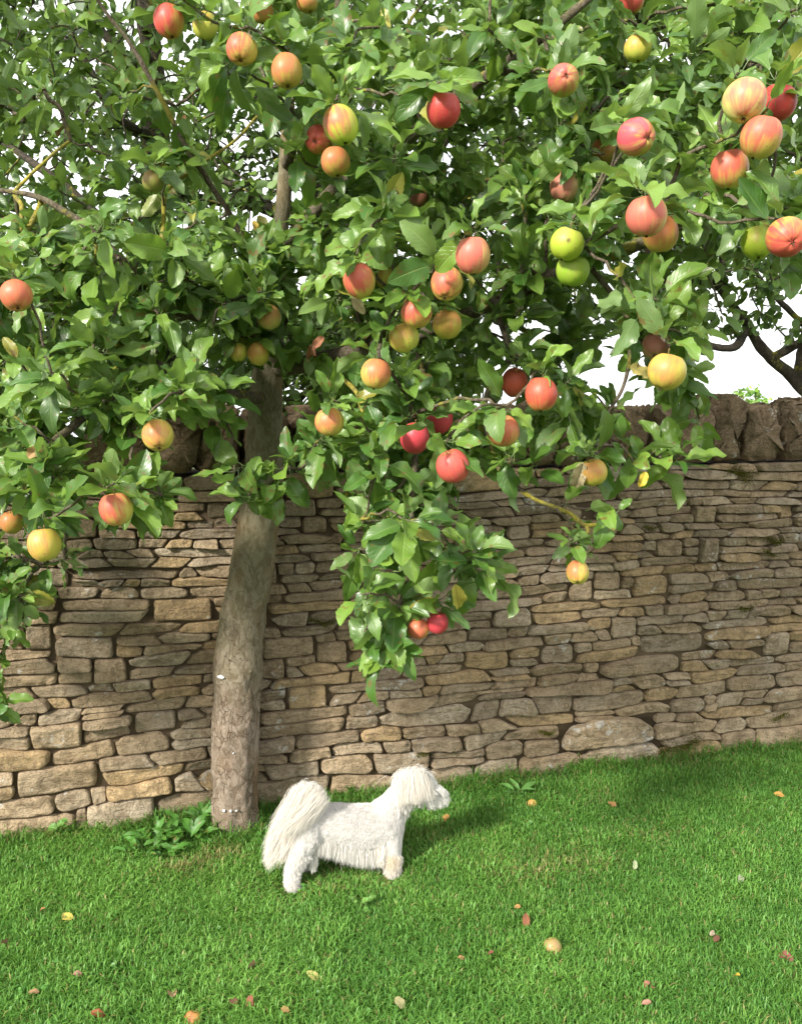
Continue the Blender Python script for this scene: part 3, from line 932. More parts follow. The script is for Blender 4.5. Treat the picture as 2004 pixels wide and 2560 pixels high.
# little flakes of white on the bark
def trunk_front(X, Y):
    k = int(np.argmin(np.abs(proj(cen)[:, 1] - Y)))
    c = cen[k]; pr = proj(c[None])[0]
    dx = (X - pr[0]) * K / F * pr[2]
    dx = np.clip(dx, -rad[k] * .95, rad[k] * .95)
    return c + np.array([dx, -math.sqrt(rad[k] ** 2 - dx ** 2), 0]), rad[k]
for (X, Y, w, h) in [(487,1705,.012,.011),(501,1707,.009,.009),(513,1706,.010,.006),(480,1428,.030,.014),(507,1583,.006,.006)]:
    p, rd_ = trunk_front(X, Y)
    fl = MB(); rf = np.random.default_rng(int(X))
    m = 14; a = np.linspace(0, 2 * np.pi, m, endpoint=False)
    rr2 = rf.uniform(.6, 1.1, m)
    P = np.stack([p[0] + np.cos(a) * w / 2 * rr2, np.full(m, 0.), p[2] + np.sin(a) * h / 2 * rr2], -1)
    kx = np.argmin(np.abs(cen[:, 2] - p[2])); cx_ = cen[kx]
    P[:, 1] = cx_[1] - np.sqrt(np.maximum(rd_ ** 2 - (P[:, 0] - cx_[0]) ** 2, 1e-5)) - 0.007
    cc_ = P.mean(0) - np.array([0, .0015, 0])
    P2 = P + np.array([0, .006, 0])
    V = np.vstack([P, P2, cc_])
    j = np.arange(m); k2 = (j + 1) % m
    fl.add(V - TO, np.stack([j, k2, m + k2, m + j], -1), np.stack([k2, j, np.full(m, 2 * m)], -1))
    fo = fl.build('bark_spot', M_PAINT, trunk)

# limbs
def A3(*l): return [at(*p) for p in l]
LIMBS = {
 'left_high': A3((576,720,3.12),(470,690,2.95),(330,640,2.62),(240,530,2.45),(90,430,2.4),(-120,380,2.45)),
 'left_low': A3((567,850,3.1),(470,840,2.85),(330,800,2.5),(215,860,2.35),(110,950,2.25),(20,1060,2.2),(-60,1130,2.2)),
 'right_main': A3((572,790,3.12),(680,770,2.9),(850,720,2.6),(1050,640,2.45),(1250,560,2.35),(1480,470,2.25),(1700,370,2.2),(1850,300,2.2)),
 'up_left': A3((585,600,3.1),(500,480,2.95),(410,330,2.8),(330,180,2.7),(230,20,2.65),(150,-150,2.6)),
 'up_right': A3((590,540,3.1),(700,420,2.8),(860,300,2.5),(1040,160,2.4),(1230,20,2.3),(1400,-140,2.3)),
 'up_front': A3((606,380,3.12),(640,260,2.7),(690,130,2.35),(720,-20,2.2),(730,-180,2.1)),
 'hanging': A3((850,720,2.6),(900,790,2.4),(890,900,2.3),(880,1030,2.22),(870,1150,2.18),(850,1270,2.18),(835,1330,2.18)),
 'twig_low': A3((1050,640,2.45),(1085,760,2.42),(1040,850,2.38),(1060,980,2.32),(1115,1052,2.28),(1180,1080,2.26)),
 'right_hang': A3((1250,560,2.35),(1330,680,2.35),(1330,800,2.35),(1290,880,2.35),(1275,950,2.33)),
 'top_right': A3((1040,160,2.4),(1180,120,2.45),(1240,30,2.5),(1260,-120,2.5)),
 'right_top': A3((1480,470,2.25),(1560,300,2.2),(1620,130,2.2),(1640,-80,2.2)),
 'lichen_a': A3((330,600,2.7),(352,490,2.8),(362,410,2.85),(430,360,2.9),(500,300,2.95),(575,215,3.0)),
 'lichen_b': A3((90,430,2.4),(52,500,2.45),(40,440,2.5),(28,400,2.55),(90,350,2.6),(150,300,2.7)),
 'lichen_c': A3((330,800,2.5),(240,850,2.42),(262,780,2.4),(330,768,2.42)),
 'low_mid': A3((680,770,2.9),(760,840,2.65),(770,930,2.5),(740,1030,2.4),(735,1085,2.35)),
}
LR = {'left_high': (.020,.005), 'left_low': (.022,.005), 'right_main': (.030,.008), 'up_left': (.012,.004), 'up_right': (.026,.008), 'up_front': (.020,.006), 'hanging': (.011,.004), 'twig_low': (.009,.004), 'right_hang': (.008,.003), 'top_right': (.010,.006), 'right_top': (.009,.004), 'low_mid': (.008,.003), 'lichen_a': (.009,.004), 'lichen_b': (.008,.004), 'lichen_c': (.006,.004)}
nodes = []; npar = []; nlimb = []
for nm, L in LIMBS.items():
    m = 44
    s = spline(L, m)
    wob_ = np.stack([fbm(s * 5 + 3, 1, 3), fbm(s * 5 + 31, 2, 3), fbm(s * 5 + 61, 3, 3)], -1) * 0.022 * np.linspace(0, 1, m)[:, None] ** .5 * (1 - np.linspace(0, 1, m)[:, None] ** 4)
    s = s + wob_
    a, b = LR[nm]
    mb = MB(); tube(mb, s - TO, np.linspace(a, b, m) * (1 + .12 * vnoise(s * 25, 4)), 10, None, .10, 3)
    mt = M_LICHEN if nm in ('low_mid', 'lichen_a', 'lichen_b', 'lichen_c') else (M_TWIG)
    lo = mb.build('limb', mt, troot)
    for q_ in s[4::3]: nodes.append(q_); nlimb.append(True)
# the yellow lichened twig end that hangs by itself over the wall
tw = MB()
s = spline(A3((1180,1080,2.26),(1215,1095,2.24),(1245,1118,2.22),(1282,1116,2.21)), 24)
tube(tw, s - TO, np.linspace(.0062, .0045, 24) * (1 + .35 * vnoise(s * 90, 5)), 8, None, .25, 4)
s = spline(A3((1245,1118,2.22),(1252,1132,2.21),(1243,1146,2.20)), 10)
tube(tw, s - TO, .004 * (1 + .35 * vnoise(s * 90, 6)), 8, None, .25, 5)
s = spline(A3((1110,1046,2.285),(1140,1064,2.27),(1180,1080,2.26)), 14)
tube(tw, s - TO, .0052 * (1 + .3 * vnoise(s * 90, 7)), 8, None, .25, 6)
two = tw.build('lichened_twig', M_LICHEN, troot); two['label'] = 'twig crusted with yellow lichen'

# rosettes of leaves -------------------------------------------------
rz = np.random.default_rng(21)
BL = [ # cx, cy, rx, ry, depth, count
 (180,560,230,100,2.40,22),(330,700,190,110,2.40,18),(150,860,170,120,2.32,20),(60,990,110,100,2.22,12),(290,1030,90,45,2.2,3),
 (540,640,100,90,2.7,8),(450,560,140,90,2.6,12),(590,780,110,70,2.75,6),(410,840,70,60,2.3,3),(700,950,60,70,2.38,7),(860,860,170,100,2.32,14),(900,1000,180,70,2.28,12),
 (870,1130,120,70,2.18,6),(810,1250,60,60,2.16,2),(1000,1170,70,50,2.17,3),(900,600,230,110,2.45,20),(790,400,190,150,2.3,18),
 (690,150,230,130,2.25,20),(1050,130,230,150,2.45,18),(1000,400,230,150,2.5,20),(1350,130,290,140,2.3,26),(1350,370,260,150,2.2,24),
 (1620,160,150,190,2.2,16),(1620,420,150,110,2.2,12),(1200,690,160,120,2.5,10),(1400,660,110,90,2.3,8),(1150,830,120,80,2.45,9),(1250,900,80,40,2.45,2),(1400,985,60,40,2.35,1),(1050,980,70,50,2.35,4),
 (960,740,230,90,2.6,10),(120,200,140,90,2.9,4),(290,190,80,60,2.8,2),(60,60,120,80,2.8,2),(300,330,150,80,2.8,4),(120,690,170,80,2.45,10),(1440,850,70,60,2.5,4)]
HAND = [ # silhouettes seen against the wall
 (530,1055,2.30),(500,1005,2.34),(575,1035,2.34),(600,1000,2.34),(640,1000,2.36),(380,850,2.25),(262,1060,2.18),(300,1040,2.2),(345,1055,2.22),(120,1110,2.18),(60,1090,2.2),(150,1010,2.2),(30,1020,2.2),
 (850,1285,2.16),(835,1375,2.16),(805,1400,2.16),(775,1345,2.17),(960,1185,2.15),(1010,1200,2.17),(930,1120,2.16),(765,1170,2.2),(780,1060,2.25),(1225,1160,2.17),(1245,1150,2.18),(1215,1150,2.16),
 (1310,1095,2.2),(1270,970,2.3),(1350,985,2.32),(1440,975,2.34),(1130,980,2.34),(1400,640,2.15),(1410,700,2.13),(1465,710,2.15),(1360,700,2.16),(875,850,2.18),(880,890,2.18),(740,95,2.05),(760,190,2.0),(580,90,2.05),(430,30,2.05),
 (1690,560,2.2),(1690,400,2.1),(1110,580,2.3),(1240,440,2.1),(400,800,2.28),(385,830,2.2),(500,640,2.5),(560,620,2.5),(840,330,2.1),(820,450,2.0),(240,470,2.45),(420,470,2.5),(100,470,2.5)]
cents = []; prio = []; far_left = []
for (cx, cy, rx, ry, d, n_) in BL:
    for _ in range(n_):
        a = rz.uniform(0, 6.28); q_ = math.sqrt(rz.uniform())
        cents.append(at(cx + rx * q_ * math.cos(a), cy + ry * q_ * math.sin(a), d + rz.normal(.06, .13))); prio.append(0)
for (X, Y, d) in HAND:
    cents.append(at(X, Y, d)); prio.append(1)
for (C, R, top) in APD:
    cents.append(top + np.array([rz.normal(0, .008), rz.uniform(-.005, .02), .012])); prio.append(2)
# interior and upper crown
nmid = 0
while nmid < 300:
    X = rz.uniform(-150, 1850); Y = rz.uniform(-120, 860); d = rz.uniform(2.65, 3.35)
    # keep the lower right open where sky shows over the wall
    if X > 1050 and Y > 560 and rz.uniform() < 0.88: continue
    if X < 600 and Y < 430 and rz.uniform() < 0.6: continue
    if 450 < X < 700 and Y > 780: continue
    if Y > 700 and rz.uniform() < .4: continue
    cents.append(at(X, Y, d)); prio.append(3); nmid += 1
for _ in range(420):                                           # above the frame
    p = np.array([rz.uniform(-1.9, 2.1), rz.uniform(2.3, 3.8), rz.uniform(2.45, 4.0)])
    if ((p[0] - .1) / 2.1) ** 2 + ((p[1] - 2.9) / 1.1) ** 2 + ((p[2] - 2.4) / 1.7) ** 2 > 1: continue
    if proj(p[None])[0, 1] > -90: continue
    cents.append(p); prio.append(4)
for _ in range(26):                                           # shaded low spray at the left edge
    X = rz.uniform(-160, 50); Y = rz.uniform(1180, 1400)
    if X > 20 and Y > 1330: continue
    cents.append(at(X, Y, rz.uniform(2.6, 2.85))); prio.append(5)
for (X, Y) in [(90, 1200), (140, 1190), (30, 1340), (0, 1495), (-10, 1520), (-20, 1450)]:
    cents.append(at(X, Y, 2.7)); prio.append(5)
for _ in range(95):                                           # crown running on past the left edge
    cents.append(at(rz.uniform(-620, -60), rz.uniform(350, 1020), rz.uniform(2.35, 3.2))); prio.append(4)
for _ in range(70):
    cents.append(np.array([rz.uniform(.5, 2.3), rz.uniform(2.7, 3.5), rz.uniform(2.15, 2.9)])); prio.append(3)
for _ in range(70):
    cents.append(np.array([rz.uniform(-2.7, -1.2), rz.uniform(2.4, 3.3), rz.uniform(1.9, 3.2)])); prio.append(4)
cents = np.array(cents); prio = np.array(prio)
# grow twigs: join every rosette to the nearest limb point or earlier rosette
root0 = np.array(cen[np.argmin(np.abs(cen[:, 2] - 1.7))])
order = np.argsort(np.linalg.norm(cents - root0, axis=1))
NP = np.array(nodes); alln = list(NP); parent = [-1] * len(alln); isr = [None] * len(alln); pl = [np.linalg.norm(x - root0) * .35 for x in alln]
for x in cen[(cen[:, 2] > 1.6)][::6]:
    alln.append(x); parent.append(-1); isr.append(None); pl.append(0)
rdir = np.zeros_like(cents)
for ci in order:
    arr = np.array(alln); d = np.linalg.norm(arr - cents[ci], axis=1)
    cost = d + 0.25 * np.array(pl)
    k = int(np.argmin(cost))
    if d[k] < 0.012: d[k] = 0.012
    rdir[ci] = cents[ci] - arr[k]
    alln.append(cents[ci]); parent.append(k); isr.append(ci); pl.append(pl[k] + d[k])
desc = np.zeros(len(alln))
for k in range(len(alln) - 1, -1, -1):
    desc[k] += 1
    if parent[k] >= 0: desc[parent[k]] += desc[k]
twm = MB()
for k in range(len(alln)):
    if parent[k] < 0: continue
    a = alln[parent[k]]; b = alln[k]; L = np.linalg.norm(b - a)
    if L < 0.015: continue
    m = max(4, min(12, int(L / 0.03) + 3))
    mid = (a + b) / 2 + rz.normal(0, .06, 3) * L + np.array([0, 0, .05 * L])
    s = spline([a, mid, b], m)
    s[1:-1] += rz.normal(0, 0.0035, (m - 2, 3))
    r1 = min(.0075, .0016 + .0012 * math.sqrt(desc[k])); r0 = min(.009, r1 * 1.25)
    tube(twm, s - TO, np.linspace(r0, r1, m), 6, None, 0, 0)
twm.build('twig_sprays', M_TWIG, troot)

crown = MB()
def cover_apples(Ps):
    """Ps: n x m points; true where a leaf would hide an apple that the photo shows"""
    pr = proj(Ps.reshape(-1, 3))
    d = np.hypot(pr[:, None, 0] - APC[None, :, 0], pr[:, None, 1] - APC[None, :, 1])
    hid = ((d < APR[None] * 0.92) & ((pr[:, None, 1] > APC[None, :, 1] - APR[None] * .42) | (NOCAP[None])) & (pr[:, None, 2] < APC[None, :, 2] + 0.02)).any(1)
    return hid.reshape(Ps.shape[0], -1).mean(1)
GAP = [(1680,700,90),(1580,800,90),(1640,620,50)]
bat = {k: [] for k in ('P','L','N','len','wid','pet','col','hi')}
def rosette(c, d, n_, scale, light, yellow, hi):
    d = norm(d)
    e1 = norm(np.cross(d, rz.normal(0, 1, 3))); e2 = np.cross(d, e1)
    i = np.arange(n_)
    az = i * 2.39996 + rz.uniform(0, 6.28) + rz.normal(0, .25, n_)
    t = (i + .5) / n_
    el = np.radians(30 + 62 * t + rz.normal(0, 11, n_))
    L = d[None] * np.cos(el)[:, None] + (e1[None] * np.cos(az)[:, None] + e2[None] * np.sin(az)[:, None]) * np.sin(el)[:, None]
    L[:, 2] -= 0.18 * t
    L = norm(L)
    N = d[None] * 0.55 + np.array([0, -0.25, 0.75])[None] + rz.normal(0, .28, (n_, 3))
    N = norm(N - (N * L).sum(-1, keepdims=True) * L)
    c0 = c[None] - d[None] * (t * 0.03)[:, None] * scale
    petl = rz.uniform(.012, .03, n_) * scale
    P = c0 + L * petl[:, None]
    ln = rz.uniform(.055, .118, n_) * scale * (0.62 + 0.38 * np.sqrt(t))
    wd = ln * rz.uniform(.38, .56, n_)
    bat['P'].append(P); bat['L'].append(L); bat['N'].append(N); bat['len'].append(ln); bat['wid'].append(wd); bat['pet'].append(c0)
    bat['col'].append(leaf_col(n_, rz, light, yellow)); bat['hi'].append(np.full(n_, hi))
for ci in range(len(cents)):
    p = prio[ci]; c = cents[ci]
    td = norm(rdir[ci]) if np.linalg.norm(rdir[ci]) > 1e-6 else np.array([0, -1., 0])
    if p in (0, 1, 2):
        d = td * .5 + np.array([rz.normal(0, .45), -.45 + rz.normal(0, .4), .45 + rz.normal(0, .4)])
    else:
        d = td * .6 + np.array([0, -.2, .35]) + rz.normal(0, .45, 3)
    if p == 2: n_ = rz.integers(8, 12)
    elif p in (3, 4, 5): n_ = rz.integers(7, 11)
    else: n_ = rz.integers(7, 11)
    sc = {0: 1.10, 1: 1.10, 2: 1.02, 3: .88, 4: .95, 5: .9}[int(p)]
    sc *= rz.uniform(.85, 1.15)
    q0 = proj(c[None])[0]
    if 1150 < q0[0] < 1340 and q0[1] > 1070: sc *= .62; n_ = 6 if q0[1] > 1125 else 3
    rosette(c, d, int(n_), sc, 1.0, .012 if p < 3 else .02, p < 3 or p == 5)
# single leaves along the twigs
for k in range(len(alln)):
    if parent[k] < 0: continue
    a = alln[parent[k]]; b = alln[k]; L_ = np.linalg.norm(b - a)
    m = rz.poisson(min(5, L_ * 26))
    if m == 0: continue
    t = rz.uniform(.1, .95, m)[:, None]
    c0 = a * (1 - t) + b * t
    L = norm(rz.normal(0, .8, (m, 3)) + norm(b - a) * .5 + np.array([0, -.2, -.15]))
    N = np.array([0, -.3, .8])[None] + rz.normal(0, .35, (m, 3))
    N = norm(N - (N * L).sum(-1, keepdims=True) * L)
    P = c0 + L * rz.uniform(.012, .028, m)[:, None]
    ln = rz.uniform(.055, .10, m)
    bat['P'].append(P); bat['L'].append(L); bat['N'].append(N); bat['len'].append(ln); bat['wid'].append(ln * rz.uniform(.48, .62, m)); bat['pet'].append(c0)
    bat['col'].append(leaf_col(m, rz, 1.0, .02)); bat['hi'].append(np.full(m, isr[k] is not None and prio[isr[k]] < 3))
B = {k: np.concatenate(v) for k, v in bat.items()}
smp = np.stack([B['P'] + B['L'] * B['len'][:, None] * f for f in (0, .2, .4, .6, .8, 1.0)], 1)
S_ = np.cross(B['L'], B['N'])
smp = np.concatenate([smp, smp[:, 1:5] + S_[:, None] * B['wid'][:, None, None] * .42, smp[:, 1:5] - S_[:, None] * B['wid'][:, None, None] * .42], 1)
hid = cover_apples(smp)
keep = (hid == 0) | ((hid < 0.16) & (rz.uniform(0, 1, len(hid)) < .45))
# leave the trunk bare where the photo shows it
pr = proj(smp[:, 3]); ptip = proj(smp[:, 5])
bare = ((pr[:, 1] > 1100) & (pr[:, 0] < 690) & (pr[:, 0] > 380)) | ((ptip[:, 1] > 1140) & (ptip[:, 0] < 690) & (ptip[:, 0] > 330))
bare |= (pr[:, 1] > 1075) & (pr[:, 0] > 1330)
for (gx_, gy_, gr_) in GAP:
    bare |= (np.hypot(pr[:, 0] - gx_, pr[:, 1] - gy_) < gr_) & (rz.uniform(0, 1, len(pr)) < .9)
keep &= ~bare
for flag, nu_, nv_ in ((True, 15, 7), (False, 7, 3)):
    m = keep & (B['hi'] == flag)
    n_ = int(m.sum())
    leaf_batch(crown, (B['P'] - TO)[m], B['L'][m], B['N'][m], B['len'][m], B['wid'][m], rz.normal(.55, .6, n_), rz.uniform(.10, .65, n_), rz.normal(0, .6, n_), rz.uniform(.03, .18, n_), B['col'][m], nu_, nv_, (B['pet'] - TO)[m], 3 if flag else 4)
print('crown leaves', int(keep.sum()), 'of', len(keep))
crown.build('crown', M_LEAF, troot)

# a few dry leaves caught in the crown
dry = MB(); dd = []
for (X, Y, d, c, ln) in [(148,268,2.7,(.36,.17,.08),.055),(690,718,2.6,(.33,.14,.07),.05),(668,735,2.6,(.28,.11,.06),.06),(1240,985,2.2,(.50,.42,.24),.075),(1340,780,2.12,(.42,.36,.10),.06),(970,1245,2.12,(.45,.42,.06),.07),
                         (540,470,2.9,(.50,.36,.06),.04),(395,245,2.9,(.33,.18,.08),.035),(750,632,2.05,(.50,.42,.24),.05),(1375,1005,2.25,(.55,.42,.05),.045),(60,975,2.1,(.33,.20,.08),.05)]:
    P = at(X, Y, d); L = norm(np.array([rz.normal(0, .6), -.2, rz.normal(-.5, .4)]))
    dd.append((P, L, ln, c))
n_ = len(dd)
leaf_batch(dry, np.array([x[0] for x in dd]) - TO, np.array([x[1] for x in dd]), np.tile([0, -1, .3], (n_, 1)), np.array([x[2] for x in dd]), np.array([x[2] for x in dd]) * .5, rz.uniform(.5, 1.6, n_), rz.uniform(.3, .9, n_), rz.normal(0, .9, n_), rz.uniform(.1, .3, n_), np.array([x[3] for x in dd]), 13, 7, None, 5)
do = dry.build('withered_leaves', M_DRY, troot); do['label'] = 'yellow and brown leaves among the green ones'

# ------------------------------------------------------------------ trees behind the wall
def back_tree(name, label, base, stems, crown_blobs, nleaf, seed, lsz=.075, light=.8, barkm=M_BARKD):
    rr = np.random.default_rng(seed)
    root = empty(name, base, label, 'tree', 'trees beyond the wall')
    O = np.array(root.location)
    arr = []
    for i, (pts_, r0, r1) in enumerate(stems):
        s = spline(pts_, 50)
        s = s + np.stack([fbm(s * 3 + 3, 1, 3), fbm(s * 3 + 31, 2, 3), fbm(s * 3 + 61, 3, 3)], -1) * .022 * np.linspace(0, 1, 50)[:, None]
        mb = MB(); tube(mb, s - O, np.linspace(r0, r1, 50) * (1 + .1 * vnoise(s * 12, 3)), 14, None, .10, 5)
        mb.build('trunk' if i == 0 else 'limb', barkm, root)
        arr.append(s[8:])
    A_ = np.concatenate(arr)
    # branches grown towards random points of the crown volume
    P = []
    for (c, rad_, wgt) in crown_blobs:
        m = int(nleaf / 9 * wgt)
        q_ = norm(rr.normal(0, 1, (m, 3))) * (rr.uniform(0, 1, (m, 1)) ** .42)
        P.append(np.array(c) + q_ * np.array(rad_))
    P = np.concatenate(P)
    pj = proj(P)
    kp = np.ones(len(P), bool)
    for (gx_, gy_, gr_, pr_) in SKYGAPS:
        if name == 'distant_tree': break
        kp &= ~((np.hypot(pj[:, 0] - gx_, pj[:, 1] - gy_) < gr_) & (rr.uniform(0, 1, len(P)) < pr_))
    P = P[kp & (P[:, 2] > (.3 if name == 'distant_tree' else 1.45))]
    o = np.argsort(np.min(np.linalg.norm(P[:, None] - A_[None, ::6], axis=2), axis=1))
    P = P[o]
    pool = np.zeros((len(A_) + len(P), 3)); pool[:len(A_)] = A_; npool = len(A_)
    tm = MB(); D_ = np.zeros_like(P)
    for i in range(len(P)):
        d = np.linalg.norm(pool[:npool] - P[i], axis=1); k = int(np.argmin(d))
        a = pool[k].copy(); D_[i] = P[i] - a
        L = d[k]
        if L > .02:
            s = spline([a, (a + P[i]) / 2 + rr.normal(0, .08, 3) * L, P[i]], 5)
            tube(tm, s - O, np.linspace(.010 if L > .4 else .006, .0035, 5), 4, None, 0, 0, False)
        pool[npool] = P[i]; npool += 1
    if name != 'distant_tree': tm.build('twig_sprays', barkm, root)
    m = 9
    n_ = len(P) * m
    c0 = P.repeat(m, 0) + rr.normal(0, .035, (n_, 3))
    L = norm(rr.normal(0, .8, (n_, 3)) + norm(D_ + 1e-6).repeat(m, 0) * .4 + np.array([0, -.1, -.15]))
    N = np.array([0, -.15, .8])[None] + rr.normal(0, .5, (n_, 3))
    ln = rr.uniform(.7, 1.2, n_) * lsz
    cr = MB()
    leaf_batch(cr, c0 - O, L, N, ln, ln * rr.uniform(.45, .62, n_), rr.normal(.5, .4, n_), rr.uniform(.1, .4, n_), rr.normal(0, .4, n_), rr.uniform(0, .1, n_), leaf_col(n_, rr, light, .015), 5, 3, None, seed)
    cr.build('crown', M_LEAFB, root)
    print(name, 'leaves', n_)
    return root
SKYGAPS = [(1650,690,70,.42),(1580,800,65,.62),(1640,840,50,.85),(1500,835,40,.8),(1160,660,45,.7),(1400,600,40,.5),(1350,860,50,.8),(1150,870,60,.8),(250,20,30,.7),(290,70,40,.75),(200,110,22,.7),(420,230,25,.6),
           (340,150,35,.6),(150,260,25,.6),(1180,100,45,.8),(1040,60,35,.7),(560,560,30,.7),(640,540,45,.7),(640,470,25,.6),(250,420,40,.5),(420,560,35,.6),(1560,620,50,.7),(760,430,30,.6),(1650,350,30,.6),(1690,640,50,.8),(170,350,25,.6),(450,690,35,.6),(1280,600,40,.6),(1100,690,50,.6)]
def bp(X, Y, y):
    rd = ray(X, Y); return CAM + rd * (y / rd[1])
def gb(X, y):
    p = bp(X, 1000, y); return np.array([p[0], y, 0])
back_tree('apple_tree', 'dark tree with a slim upright trunk behind the wall at the upper left', gb(330, 5.0),
    [([gb(330, 5.0), bp(345, 700, 5.0), bp(335, 350, 5.0), bp(322, 120, 5.0), bp(318, -80, 5.0), bp(330, -300, 5.0)], .10, .035),
     ([bp(345, 620, 5.0), bp(230, 480, 4.8), bp(90, 360, 4.7), bp(-100, 240, 4.7)], .035, .012),
     ([bp(338, 400, 5.0), bp(450, 380, 4.8), bp(560, 420, 4.7)], .04, .012),
     ([bp(330, 200, 5.0), bp(230, 80, 4.8), bp(150, -60, 4.8)], .03, .010),
     ([bp(345, 700, 5.0), bp(180, 720, 4.8), bp(30, 640, 4.7), bp(-150, 600, 4.7)], .035, .012),
     ([bp(335, 300, 5.0), bp(240, 240, 4.6), bp(180, 130, 4.5), bp(120, 60, 4.4)], .025, .010)],
    [((-1.3, 4.9, 2.7), (1.5, .8, 1.2), .55), ((-2.3, 4.9, 2.4), (1.0, .8, 1.0), .2), ((-.9, 4.9, 4.0), (1.6, .9, .9), .25), ((-1.7, 4.9, 3.6), (1.0, .8, .7), .2)], 9500, 31)
back_tree('apple_tree', 'dark-trunked tree behind the wall in the middle, right of the near trunk', gb(690, 5.3),
    [([gb(690, 5.3), bp(700, 750, 5.3), bp(690, 520, 5.3), bp(675, 400, 5.3), bp(690, 250, 5.3), bp(720, 50, 5.3), bp(740, -250, 5.3)], .12, .04),
     ([bp(690, 560, 5.3), bp(850, 430, 5.1), bp(1000, 200, 5.0), bp(1060, 20, 5.0), bp(1100, -200, 5.0)], .05, .02),
     ([bp(690, 500, 5.3), bp(560, 440, 5.1), bp(440, 430, 5.0), bp(330, 410, 5.0)], .05, .015),
     ([bp(700, 700, 5.3), bp(830, 690, 5.1), bp(980, 760, 5.0), bp(1100, 740, 4.9)], .035, .012)],
    [((.0, 5.2, 2.7), (1.3, .8, 1.25), .6), ((.9, 5.2, 3.3), (1.0, .8, 1.1), .25), ((.2, 5.2, 4.3), (1.7, .9, .8), .15)], 5200, 32)
back_tree('apple_tree', 'dark spreading tree behind the coping at the right edge with sky beneath its limbs', gb(1790, 5.6),
    [([gb(1790, 5.6), bp(1760, 930, 5.6), bp(1700, 820, 5.6), bp(1640, 765, 5.55), bp(1590, 700, 5.5), bp(1530, 610, 5.4), bp(1440, 520, 5.4), bp(1320, 400, 5.3)],   .048, .016),
     ([bp(1640, 765, 5.55), bp(1700, 730, 5.5), bp(1790, 660, 5.5)], .03, .015),
     ([bp(1590, 700, 5.5), bp(1560, 740, 5.3), bp(1480, 730, 5.2), bp(1380, 690, 5.1)], .03, .010),
     ([bp(1530, 610, 5.4), bp(1560, 430, 5.3), bp(1570, 200, 5.2), bp(1550, -100, 5.2)], .035, .012),
     ([bp(1700, 820, 5.6), bp(1735, 600, 5.5), bp(1760, 350, 5.5), bp(1760, 50, 5.5)], .045, .02),
     ([bp(1720, 700, 5.5), bp(1640, 620, 5.3), bp(1600, 560, 5.2)], .02, .008)],
    [((1.6, 5.4, 3.0), (1.3, .9, 1.1), .7), ((2.7, 5.5, 3.0), (.9, .9, 1.2), .2), ((1.6, 5.4, 4.2), (1.6, .9, .8), .15), ((1.25, 5.2, 2.25), (.8, .5, .35), .1), ((2.9, 5.3, 2.05), (.6, .5, .45), .10), ((2.1, 5.2, 2.3), (.6, .4, .35), .08)], 6200, 33)
# low shrub growth behind the wall on the left, and a distant pale tree
back_tree('leafy_shrub', 'dark shrub filling the gap just above the wall on the left', np.array([-1.3, 4.6, 0]),
    [([np.array([-1.3, 4.6, 0]), np.array([-1.35, 4.6, 1.2]), np.array([-1.5, 4.6, 2.2])], .04, .01), ([np.array([-1.3, 4.6, .6]), np.array([-.6, 4.55, 1.5]), np.array([-.1, 4.5, 2.0])], .03, .01)],
    [((-1.9, 4.55, 1.75), (1.0, .35, .45), .5), ((-.6, 4.6, 1.75), (1.1, .3, .38), .5)], 5200, 34, .07, .75)
back_tree('distant_tree', 'pale feathery tree top far beyond the coping at the right', np.array([6.9, 18.0, -.55]),
    [([np.array([6.9, 18., -.55]), np.array([6.9, 18., .6]), np.array([7.0, 18., 1.5])], .09, .02)],
    [((7.0, 18., 1.0), (.8, .8, .82), 1.0)], 2000, 35, .13, 1.7)

